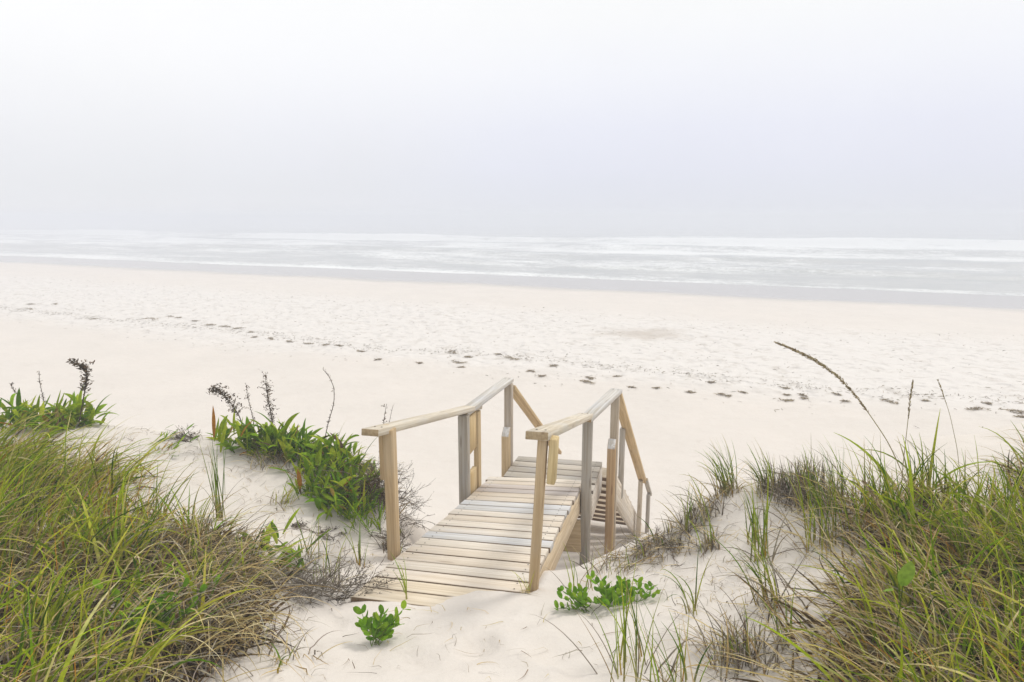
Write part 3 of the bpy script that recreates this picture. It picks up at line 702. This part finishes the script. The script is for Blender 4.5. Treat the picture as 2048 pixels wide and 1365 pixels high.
tuft(90, 1330, 'coarse bright green blades in the lower left corner', 40, 20, (.3, .5), .06, .9, .9, w=(.007, .012), group=G1, pal=GREEN[2:] + LIME)

# --- broad leaved plants (lance shaped leaves in a rosette)
def rosette(px, py, label, n=28, L=(.14, .27), w=(.036, .06), az=None, asd=9, lean=(.0, .95), curve=(.1, 1.7), name='broadleaf_plant', group='broad leaved dune plants'):
    c = ground(px, py)[0]; mb = MB(); n = int(n * 2.6); r, i = clumped(c[None], n, .08); r[:, 2] += rng.uniform(0, 1, n) ** 1.5 * .13; cm = pick(LEAFG, n); k = rng.random(n) < .07; cm[k] = pick(ORANGE + STRAW[2:4] + BROWN[:1], k.sum()) * .7
    a = rng.uniform(0, 2 * PI, n) if az is None else rng.normal(az, asd, n)
    mb.blades(r, a, rng.uniform(*L, n) * rng.uniform(.42, 1.0, n), rng.uniform(*w, n) * rng.uniform(.5, .85, n), rng.uniform(*lean, n), rng.uniform(*curve, n), cm * .9, cm, cm * 1.12, segs=8, fold=.45, shape='lance', twist=.25, side=rng.normal(0, .25, n))
    o = mb.build(name, M_leaf, origin=c, loc=c, smooth=True); return tag(o, label, 'plant', group)
rosette(38, 858, 'bright leafy plant nearest the left edge behind the grass', 26, (.16, .32))
rosette(110, 862, 'leafy plant with long leaves in the middle of the far left clump', 34, (.18, .34))
rosette(160, 848, 'leafy plant under the dead drooping seed plume', 30, (.16, .36), lean=(.2, 1.2))
rosette(478, 893, 'low leafy plant at the left end of the clump on the crest', 24, (.14, .26), lean=(.3, 1.2))
rosette(525, 898, 'leafy plant under the leaning dead plume on the crest', 30)
rosette(572, 908, 'tallest leafy plant in the clump on the crest', 40, (.18, .32), lean=(.02, .7))
rosette(628, 925, 'leafy plant with wide leaves right of the tallest one on the crest', 30)
rosette(678, 938, 'leafy plant near the thin curved dead stalk', 30, (.16, .28))
rosette(735, 948, 'leafy plant close behind the left rail post', 34, (.16, .28), lean=(0, .8))
rosette(755, 960, 'small leaves tucked against the left rail post', 16, (.1, .2))
rosette(636, 985, 'leafy plant with tall pointed leaves on the bank left of the post', 30, (.18, .34), lean=(.0, .7), w=(.02, .038))
rosette(680, 1020, 'drooping leafy plant in the middle of the bank', 30, (.14, .28), lean=(.3, 1.3))
rosette(722, 1050, 'narrow leaved plant low on the bank beside the post', 34, (.14, .3), w=(.01, .02), lean=(0, .7))
rosette(700, 985, 'broad bright leaves on the thatch behind the bank plants', 22, (.14, .26))
rosette(560, 1130, 'dark leafy plant among the grass above the grey brush', 16, (.14, .28), lean=(.5, 1.3))
rosette(330, 905, 'light green sprig lying on the bare sand of the left crest', 16, (.08, .15), w=(.012, .02), az=.5, asd=.8, lean=(.8, 1.3), curve=(0, .3))
mb = MB(); c = at_depth(1806, 1172, 1.85); g = c.copy(); g[2] = H(c[0], c[1]); mb.tube(np.array([g, (g + c) / 2 + np.array([.03, .05, .0]), c]), .0012, GREEN[5], 5)
mb.blades(c[None] + np.array([[0, 0, 0], [-.03, .05, -.05]]), np.array([-1.4, -1.7]), np.array([.10, .075]), np.array([.058, .03]), np.array([-.1, .7]), .7, np.array((.17, .29, .03)), np.array((.22, .34, .05)), np.array((.24, .36, .06)), segs=9, fold=.3, shape='lance', hug=False, twist=.25)
tag(mb.build('broadleaf_plant', M_leaf, origin=g, loc=g, smooth=True), 'single large pale green leaf standing out in the right grass', 'plant', 'broad leaved dune plants')
rosette(330, 1210, 'green leafy shoots inside the left grass stand', 26, (.1, .2), w=(.014, .026))
rosette(230, 1130, 'deep green leaves half hidden in the middle of the left grass', 24, (.18, .34), w=(.012, .02), lean=(0, .6))

# --- round leaved pea plants: stems with paired oval leaflets
def pea(px, py, label, stems=9, L=(.1, .2), azr=(0, 2 * PI), size=.034, phr=(.2, 1.1)):
    c = ground(px, py)[0]; root = empty('beach_pea_plant', c); tag(root, label, 'plant', 'round leaved plants in the path sand')
    ms = MB(); ml = MB()
    for k in range(stems):
        az = rng.uniform(*azr); ln = rng.uniform(*L); n = 9; ph = rng.uniform(*phr)
        P = [c + np.append(rng.normal(0, .012, 2), 0)]
        for i in range(n):
            q = ph + .5 * i / n; P.append(P[-1] + ln / n * np.array([math.sin(q) * math.cos(az), math.sin(q) * math.sin(az), math.cos(q)]))
        P = np.array(P); P[:, 2] = np.maximum(P[:, 2], H(P[:, 0], P[:, 1]) + .008)
        ms.tube(P, np.linspace(.0022, .0012, len(P)), (.16, .22, .06), 5)
        idx = np.repeat(np.arange(3, n + 1, 2), 2); m = len(idx); sgn = np.tile([1, -1], m // 2)
        cc = pick([(.13, .27, .012), (.17, .32, .014), (.10, .215, .012), (.23, .36, .02)], m)
        ml.blades(P[idx], az + sgn * rng.uniform(.7, 1.3, m), rng.uniform(.8, 1.25, m) * size, size * rng.uniform(.5, .66, m), rng.uniform(.5, 1.2, m), rng.uniform(-.1, .5, m), cc, cc, cc * 1.08, segs=7, fold=.3, shape='oval', twist=.3, hug=False)
    ms.build('stem', M_leaf, root, origin=c, smooth=True); ml.build('leaflet', M_leaf, root, origin=c, smooth=True)
pea(752, 1292, 'bright round leaved plant in the sand before the deck', 10, (.09, .17), (.2, 2.9), .042)
pea(1172, 1225, 'round leaved plant with yellow green tips left of its neighbour under the rail post', 8, (.09, .17), (.3, 3.6), .036, (.5, 1.35))
pea(1222, 1216, 'blue green round leaved plant between two leafy neighbours', 9, (.08, .16), (-.4, 3.5), .040, (.5, 1.35))
pea(1272, 1206, 'round leaved plant rightmost of three below the deck', 7, (.07, .14), (-.4, 2.6), .036, (.6, 1.35))
pea(325, 1275, 'round leaved plant half buried in the front of the left grass', 16, (.22, .36), (-2.6, .2), .044, (.1, .7))

# --- dead brown flower stalks
def stalk(pts, Y, label, rad=.0035, plume=(.35, 1.0), nfl=90, fl=.022, droop=.6, spread=.018, name='dead_stalk', gname='dead flower stalks on the dune crest'):
    P = np.array([at_depth(a, b, Y) for a, b in pts]); t = np.linspace(0, 1, len(P)); tt = np.linspace(0, 1, 24)
    Q = np.stack([np.interp(tt, t, P[:, i]) for i in range(3)], -1)
    for _ in range(2): Q[1:-1] = (Q[:-2] + 2 * Q[1:-1] + Q[2:]) / 4
    Q[:, 1] += .03 * np.sin(tt * 5); c = Q[0].copy()
    root = empty(name, c); tag(root, label, 'dead plant', gname)
    a = MB(); a.tube(Q, np.linspace(rad, rad * .45, 24), DARKST[1], 5); a.build('stem', M_dry, root, origin=c, smooth=True)
    b = MB(); k = rng.uniform(*plume, nfl); R_ = np.stack([np.interp(k, tt, Q[:, i]) for i in range(3)], -1) + rng.normal(0, spread * .4, (nfl, 3))
    cc = pick(DARKST + BROWN, nfl)
    b.blades(R_, rng.uniform(0, 2 * PI, nfl), rng.uniform(.5, 1.4, nfl) * fl, fl * .28, rng.uniform(.2, 1.2, nfl), rng.uniform(0, 1.5, nfl) * droop, cc, cc, cc * 1.2, segs=3, shape='lance', hug=False)
    nb = int(nfl * .18); k = rng.uniform(*plume, nb); R_ = np.stack([np.interp(k, tt, Q[:, i]) for i in range(3)], -1); cc = pick(DARKST, nb)
    PB = b.blades(R_, rng.uniform(0, 2 * PI, nb), rng.uniform(.6, 1.6, nb) * spread * 2.2, .0025, rng.uniform(.2, 1.0, nb), rng.uniform(0, 1.8, nb) * droop, cc, cc, cc, segs=4, hug=False)
    n2 = nb * 5; j = rng.integers(0, nb, n2); R_ = PB[j, rng.integers(1, 5, n2)]; cc = pick(DARKST + BROWN, n2)
    b.blades(R_, rng.uniform(0, 2 * PI, n2), rng.uniform(.4, 1.1, n2) * fl, fl * .35, rng.uniform(.4, 2, n2), .3, cc, cc, cc * 1.2, segs=3, shape='lance', hug=False)
    b.build('seed_plume', M_dry, root, origin=c)
stalk([(158, 845), (162, 800), (168, 765), (172, 742), (166, 732), (146, 724)], 4.85, 'dead stalk with thick drooping seed plume at far left', .005, (.25, 1.0), 230, .030, 1.7, .026)
stalk([(82, 860), (84, 800), (84, 741)], 4.9, 'thin straight dead stalk left of the drooping plume', .0035, (.25, 1.0), 45, .016, .3, .008)
stalk([(36, 850), (31, 790), (28, 765)], 4.9, 'short dead stalk nearest the left edge', .0035, (.4, 1), 26, .018, .3, .01)
stalk([(490, 880), (478, 840), (458, 805), (438, 782), (426, 780)], 4.7, 'dead plume leaning far left over the crest plants', .0045, (.3, 1), 260, .024, 1.2, .03)
stalk([(508, 880), (502, 830), (496, 771)], 4.7, 'thin dead stalk between the two brown plumes', .0035, (.3, 1), 55, .018, .7, .016)
stalk([(546, 880), (540, 830), (534, 750)], 4.65, 'upright dead stalk with bushy side plume', .0045, (.3, 1), 220, .02, .9, .024)
stalk([(648, 885), (655, 845), (666, 810), (668, 775), (658, 748), (648, 737)], 4.6, 'tall curved bare dead stalk with a tiny tuft at its tip', .0035, (.1, 1), 55, .014, .4, .008)
stalk([(758, 905), (764, 860), (775, 806)], 4.4, 'dead stalk leaning right behind the left rail end', .003, (.3, 1), 34, .016, .6, .012)
stalk([(762, 905), (774, 865), (788, 808)], 4.42, 'bare thin dead twig nearest the left rail end', .0025, (.4, 1), 16, .014, .3, .006)

# --- brittle brushwood: branching dark twigs
def brush(px, py, label, n, L, az, asd, ph=(.4, 1.4), col=GREYS + DARKST, name='dead_brush', rad=.0022, sub=4, sp=.05, lift=0.0, flakes=0):
    c = ground(px, py)[0]; mb = MB()
    for k in range(n):
        a = rng.normal(az, asd); q = rng.uniform(*ph); ln = rng.uniform(*L); P = [c + np.append(rng.normal(0, sp, 2), 0)]
        P[0][2] = H(P[0][0], P[0][1]) + lift * rng.random()
        for i in range(7):
            a += rng.normal(0, .22); q += rng.normal(.03, .14); P.append(P[-1] + ln / 7 * np.array([math.sin(q) * math.cos(a), math.sin(q) * math.sin(a), math.cos(q)]))
        P = np.array(P); P[1:, 2] = np.maximum(P[1:, 2], H(P[1:, 0], P[1:, 1]) + .006); cc = np.array(col[rng.integers(len(col))])
        mb.tube(P, np.linspace(rad, rad * .4, 8), cc, 4)
        for j in range(sub):
            i = rng.integers(2, 7); a2_ = a + rng.choice([-1, 1]) * rng.uniform(.4, 1.1); q2 = q + rng.normal(0, .4); S = [P[i]]
            for _ in range(4): a2_ += rng.normal(0, .25); S.append(S[-1] + ln * .09 * np.array([math.sin(q2) * math.cos(a2_), math.sin(q2) * math.sin(a2_), math.cos(q2)]))
            mb.tube(np.array(S), np.linspace(rad * .6, rad * .3, 5), cc * .95, 3)
            if flakes:
                R_ = np.array(S)[rng.integers(0, 5, flakes)]; f = pick(DARKST + GREYS[2:], flakes)
                mb.blades(R_, rng.uniform(0, 6.3, flakes), rng.uniform(.006, .016, flakes), .004, rng.uniform(.2, 2, flakes), .3, f, f, f, segs=3, shape='lance', hug=False)
    o = mb.build(name, M_dry, origin=c, loc=c); return tag(o, label, 'dead brush', 'dead brushwood on the dunes')
brush(800, 1040, 'spiky dead twigs sticking out right of the left rail post', 26, (.12, .3), .0, .55, (.7, 1.75), DARKST + GREYS[2:], lift=.25, sp=.04, flakes=3)
brush(792, 1090, 'dark twig tangle around the base of the left rail post', 30, (.08, .2), 2.2, 1.3, (.3, 1.4), DARKST + GREYS[2:], sp=.03, flakes=3)
brush(615, 1185, 'grey matted brush mound right of the left grass', 120, (.12, .26), -.8, .9, (.5, 1.6), GREYS, sp=.07, sub=3, lift=.06)
brush(680, 1190, 'dark crumbly branch reaching right from the grey brush mound', 22, (.12, .24), .2, .6, (.9, 1.5), DARKST + GREYS, sub=5, flakes=5)
brush(650, 1070, 'small dark dead sprig on the bare bank sand', 14, (.06, .12), .0, .9, (1.2, 1.6), DARKST + GREYS, sub=4, sp=.03, flakes=5)
brush(590, 1052, 'small grey dead sprig left of the dark sprig on the bank', 9, (.05, .1), .3, 1.2, (1.2, 1.6), DARKST + GREYS, sub=4, sp=.02, flakes=5)
brush(385, 880, 'dead brown sprig lying on the bare crest sand', 16, (.12, .22), 2.9, .5, (1.2, 1.6), DARKST + GREYS, sub=5, sp=.03, flakes=5)
brush(620, 940, 'brown dead brush under the crest plants', 60, (.1, .24), .3, 1.2, (.6, 1.6), BROWN + GREYS, sub=3, sp=.1, flakes=2)
brush(745, 1010, 'dark dead brush hanging on the bank behind the left post', 90, (.12, .28), -.9, 1.2, (.4, 1.7), BROWN + DARKST + GREYS[2:3], sub=3, sp=.07, lift=.22, flakes=2)
brush(1288, 1100, 'driftwood twigs caught at the bottom of the steps', 24, (.1, .22), 2.6, .9, (1.0, 1.6), GREYS + STRAW[2:4], sub=2, sp=.06)
brush(1345, 1110, 'dry forked twigs on the right dune edge', 14, (.1, .2), 2.4, 1.0, (1.0, 1.6), GREYS + DARKST[2:], sub=3, sp=.05)

# --- seed heads above the right stand
def seedhead(pts, Y, label, r0_, r1_, hk, dens, name='seed_stalk', Y2=None):
    P = np.array([at_depth(a, b, Y + ((Y2 or Y) - Y) * i / (len(pts) - 1)) for i, (a, b) in enumerate(pts)]); t = np.linspace(0, 1, len(P)); tt = np.linspace(0, 1, 40)
    Q = np.stack([np.interp(tt, t, P[:, i]) for i in range(3)], -1)
    for _ in range(4): Q[1:-1] = (Q[:-2] + 2 * Q[1:-1] + Q[2:]) / 4
    c = Q[0].copy(); root = empty(name, c); tag(root, label, 'seed stalk', 'seed stalks above the right grass')
    a = MB(); a.tube(Q, np.linspace(r0_, r0_ * .5, 40), (.36, .31, .17), 6); a.build('stem', M_dry, root, origin=c, smooth=True)
    b = MB(); n = dens; k = rng.uniform(hk, 1, n) ; R_ = np.stack([np.interp(k, tt, Q[:, i]) for i in range(3)], -1)
    d = Q[-1] - Q[int(hk * 39)]; d /= np.linalg.norm(d); az = math.atan2(d[1], d[0]); ph = math.acos(d[2]); cc = pick([(.33, .26, .15), (.26, .20, .115), (.40, .33, .20), (.20, .155, .10)], n)
    TT = np.gradient(Q, axis=0); TT /= np.linalg.norm(TT, axis=1)[:, None]; D = np.stack([np.interp(k, tt, TT[:, i]) for i in range(3)], -1)
    L_ = rng.uniform(.010, .017, n); off = rng.normal(0, 1, (n, 3)); off -= D * (off * D).sum(1)[:, None]; off /= np.linalg.norm(off, axis=1)[:, None]
    prof = np.sin(np.clip((k - hk) / (1 - hk), .03, .97) * PI) ** .5
    azs = np.arctan2(D[:, 1], D[:, 0]); phs = np.arccos(np.clip(D[:, 2], -1, 1))
    b.blades(R_ + off * (r1_ * prof * rng.uniform(.3, 1, n))[:, None], azs + rng.normal(0, .25, n), L_, .0032, phs + rng.normal(0, .22, n), 0, cc, cc, cc * 1.2, segs=3, shape='lance', hug=False, twist=1.5)
    b.build('seed_head', M_dry, root, origin=c)
seedhead([(1835, 1030), (1810, 960), (1780, 890), (1750, 845), (1715, 795), (1675, 752), (1630, 720), (1590, 701), (1553, 686)], 2.6, 'long arching seed stalk bowing left above the right grass', .0022, .0075, .42, 620)
seedhead([(1800, 1010), (1806, 930), (1815, 850), (1820, 800), (1826, 764)], 3.0, 'short upright reddish seed spike in the right grass', .002, .005, .55, 130)
seedhead([(1925, 1010), (1915, 900), (1900, 830), (1885, 785), (1876, 762)], 3.1, 'thin pale seed stalk right of the upright spike', .0016, .003, .6, 60)
seedhead([(1840, 1135), (1815, 1100), (1780, 1045), (1752, 1000), (1728, 965)], 1.8, 'brown seed head low in front of the right grass', .0026, .006, .2, 300)

# --- seaweed along the wrack line
WR = [(65,609,30),(110,609,15),(60,619,14),(190,639,18),(300,639,45),(340,634,14),(357,636,18),(392,643,18),(420,651,25),(450,654,25),(478,658,25),(502,666,15),(508,676,14),(541,678,16),(579,684,18),(616,689,25),(651,691,16),(678,693,20),(722,704,24),(755,721,20),(840,727,18),(905,705,28),(917,726,36),(935,715,22),(922,736,20),(995,709,18),(1024,718,48),(1108,732,24),(1061,744,20),(1083,753,18),(1179,757,22),(1174,766,34),(1236,754,14),(1264,776,14),(1314,777,12),(1381,786,16),(1421,766,18),(1446,791,28),(1486,786,16),(1571,778,18),(1574,791,12),(1574,802,24),(1606,792,16),(1609,798,12),(1674,790,16),(1691,804,14),(1778,804,28),(1851,803,12),(1953,820,38),(1974,808,18),(2029,824,42),(2044,836,20)]
WL_ = {(1024,718): 'largest clump of brown seaweed on the sand above the left handrail', (1953,820): 'thick seaweed clump at the right end of the wrack line', (2029,824): 'seaweed clump cut by the right edge of the picture', (917,726): 'wide flat seaweed scrap left of the largest clump', (300,639): 'long seaweed heap on the left part of the wrack line', (65,609): 'seaweed heap farthest left on the beach', (1108,732): 'seaweed clump right of the largest one between the two handrails', (1778,804): 'flat seaweed patch behind the upright seed spike', (1446,791): 'thin straggling seaweed strip left of the arching seed stalk'}
for (a, b, wpx) in WR:
    c = ground(a, b)[0]; wd = wpx / F * np.linalg.norm(c - np.array([0, 0, E])) * .5; n = int(34 + wpx * 2.6); mb = MB()
    k = np.clip(rng.normal(0, .42, (n, 2)), -.85, .85); k[:, 1] *= .55; r = np.column_stack([c[0] + (.912 * k[:, 0] + .3 * k[:, 1]) * wd, c[1] + (-.41 * k[:, 0] + .6 * k[:, 1] + .25 * np.sin(k[:, 0] * 3 + wpx)) * wd, np.zeros(n)]); hh = np.exp(-(k ** 2).sum(1) * 1.5)
    r[:, 2] = H(r[:, 0], r[:, 1]) + .005 + hh * rng.random(n) * min(.05, wd * .2); cc = pick([(.22, .16, .08), (.30, .225, .12), (.38, .30, .18), (.17, .125, .07)], n)
    mb.blades(r, rng.uniform(0, 6.3, n), rng.uniform(.03, .12, n), rng.uniform(.006, .018, n), rng.uniform(1.15, 1.7, n), rng.uniform(0, .6, n), cc, cc, cc, segs=4, shape='lance', hug=True, twist=1)
    o = mb.build('seaweed_clump', M_dry, origin=c, loc=c)
    tag(o, WL_.get((a, b), 'small scrap of dark brown seaweed lying on the wrack line'), 'seaweed', 'seaweed clumps along the wrack line')
# uncountable bits: chips and straws on the beach and the path
mb = MB()
n = 5000; l = rng.uniform(-34, 30, n); l = np.where(rng.random(n) < .45, np.round(l / 2.6) * 2.6 + rng.normal(0, .55, n), l); s = np.where(rng.random(n) < .55, -22.3 + 1.6 * vnoise(l * .22, l * 0 + 2, 7) + rng.normal(0, .28, n), rng.uniform(-25, -11, n))
x = .912 * l + .41 * s; y = 44 - .41 * l + .912 * s; r = np.column_stack([x, y, H(x, y) + .004]); cc = pick([(.2, .16, .11), (.3, .25, .18), (.14, .11, .08)], n)
mb.blades(r, rng.uniform(0, 6.3, n), rng.uniform(.04, .16, n), rng.uniform(.008, .02, n), rng.uniform(1.2, 1.6, n), .2, cc, cc, cc, segs=3, shape='lance', hug=True)
tag(mb.build('beach_debris', M_dry), 'fine brown chips of seaweed scattered over the beach sand', 'debris', kind='stuff')
mb = MB(); q = np.concatenate([poly_sample([(430, 900), (760, 1120), (720, 1200), (560, 1160)], 260), poly_sample([(560, 1210), (1050, 1220), (1400, 1150), (1500, 1365), (560, 1365)], 130), poly_sample([(1250, 1120), (1480, 1000), (1650, 1100), (1500, 1330), (1400, 1300)], 420), poly_sample([(200, 850), (440, 880), (430, 950), (250, 900)], 140)])
r = ground(*q.T); n = len(r); r[:, 2] += .003; cc = pick(STRAW + GREYS + BROWN, n)
mb.blades(r, rng.uniform(0, 6.3, n), rng.uniform(.02, .14, n), rng.uniform(.0015, .0035, n), rng.uniform(1.35, 1.6, n), .1, cc, cc, cc, segs=5, hug=True, side=rng.normal(0, .8, n))
tag(mb.build('straw_litter', M_dry), 'thin straws and twiglets scattered over the dune sand', 'litter', kind='stuff')

# ------------------------------------------------------------------ light
SUN_EL, SUN_AZ = R(52), R(48)            # azimuth measured from straight ahead towards the right
w = bpy.data.worlds.new('World'); scene.world = w; w.use_nodes = True; nt = w.node_tree; nt.nodes.clear(); N = NT(nt)
out = N.n('OutputWorld'); bg = N.n('Background')
sky = N.n('TexSky', sky_type='NISHITA'); sky.sun_disc = False; sky.sun_elevation = SUN_EL; sky.sun_rotation = SUN_AZ; sky.air_density = 1.5; sky.dust_density = 4
tc = N.n('TexCoord'); sep = N.n('SeparateXYZ'); N.l(tc.outputs['Generated'], sep.inputs[0])
cr = N.n('ValToRGB'); N.l(N.math('MAXIMUM', sep.outputs['Z'], 0.0), cr.inputs[0]); e = cr.color_ramp
stops = [(0.0, (.675, .70, .765)), (.03, (.69, .715, .79)), (.07, (.72, .74, .83)), (.125, (.755, .772, .86)), (.2, (.83, .842, .89)), (.27, (.875, .882, .892)), (.45, (.92, .92, .92)), (1.0, (1.08, 1.07, 1.05))]
while len(e.elements) < len(stops): e.elements.new(.5)
for el, (p, c) in zip(e.elements, stops): el.position = p; el.color = (*c, 1)
warmer = N.ramp(N.math('ADD', sep.outputs['X'], N.math('MULTIPLY', N.math('SUBTRACT', N.noise(tc.outputs['Generated'], 2.5, 3), .5), .5)), -.5, .15, 1, 0)
lowf = N.ramp(sep.outputs['Z'], .25, .0, 0, 1)
cloud = N.mix(N.math('MULTIPLY', warmer, .75), cr.outputs[0], N.mix(lowf, (.94, .942, .945), (.755, .765, .78)))
cloud = N.mix(1.0, cloud, N.mix(N.noise(tc.outputs['Generated'], 5, 4, .6), (.965, .965, .97), (1.035, 1.035, 1.03)), 'MULTIPLY')
tot = N.n('VectorMath', operation='ADD'); N.l(cloud, tot.inputs[0]); sc = N.n('VectorMath', operation='SCALE'); sc.inputs['Scale'].default_value = .002; N.l(sky.outputs[0], sc.inputs[0]); N.l(sc.outputs[0], tot.inputs[1])
N.l(tot.outputs[0], bg.inputs['Color']); bg.inputs['Strength'].default_value = 1.0
N.l(bg.outputs[0], out.inputs[0])
sd = bpy.data.lights.new('sun', 'SUN'); sd.energy = 1.45; sd.angle = R(14); sd.color = (1, .96, .9)
so_ = bpy.data.objects.new('sun', sd); C.objects.link(so_)
from mathutils import Vector
dv = Vector((math.sin(SUN_AZ) * math.cos(SUN_EL), math.cos(SUN_AZ) * math.cos(SUN_EL), math.sin(SUN_EL)))
so_.rotation_euler = dv.to_track_quat('Z', 'Y').to_euler()
vs = scene.view_settings; vs.view_transform = 'Standard'; vs.look = 'None'; vs.gamma = 1; vs.exposure = 0.12
scene.cycles.max_bounces = 8; scene.cycles.volume_bounces = 2; scene.cycles.transparent_max_bounces = 8
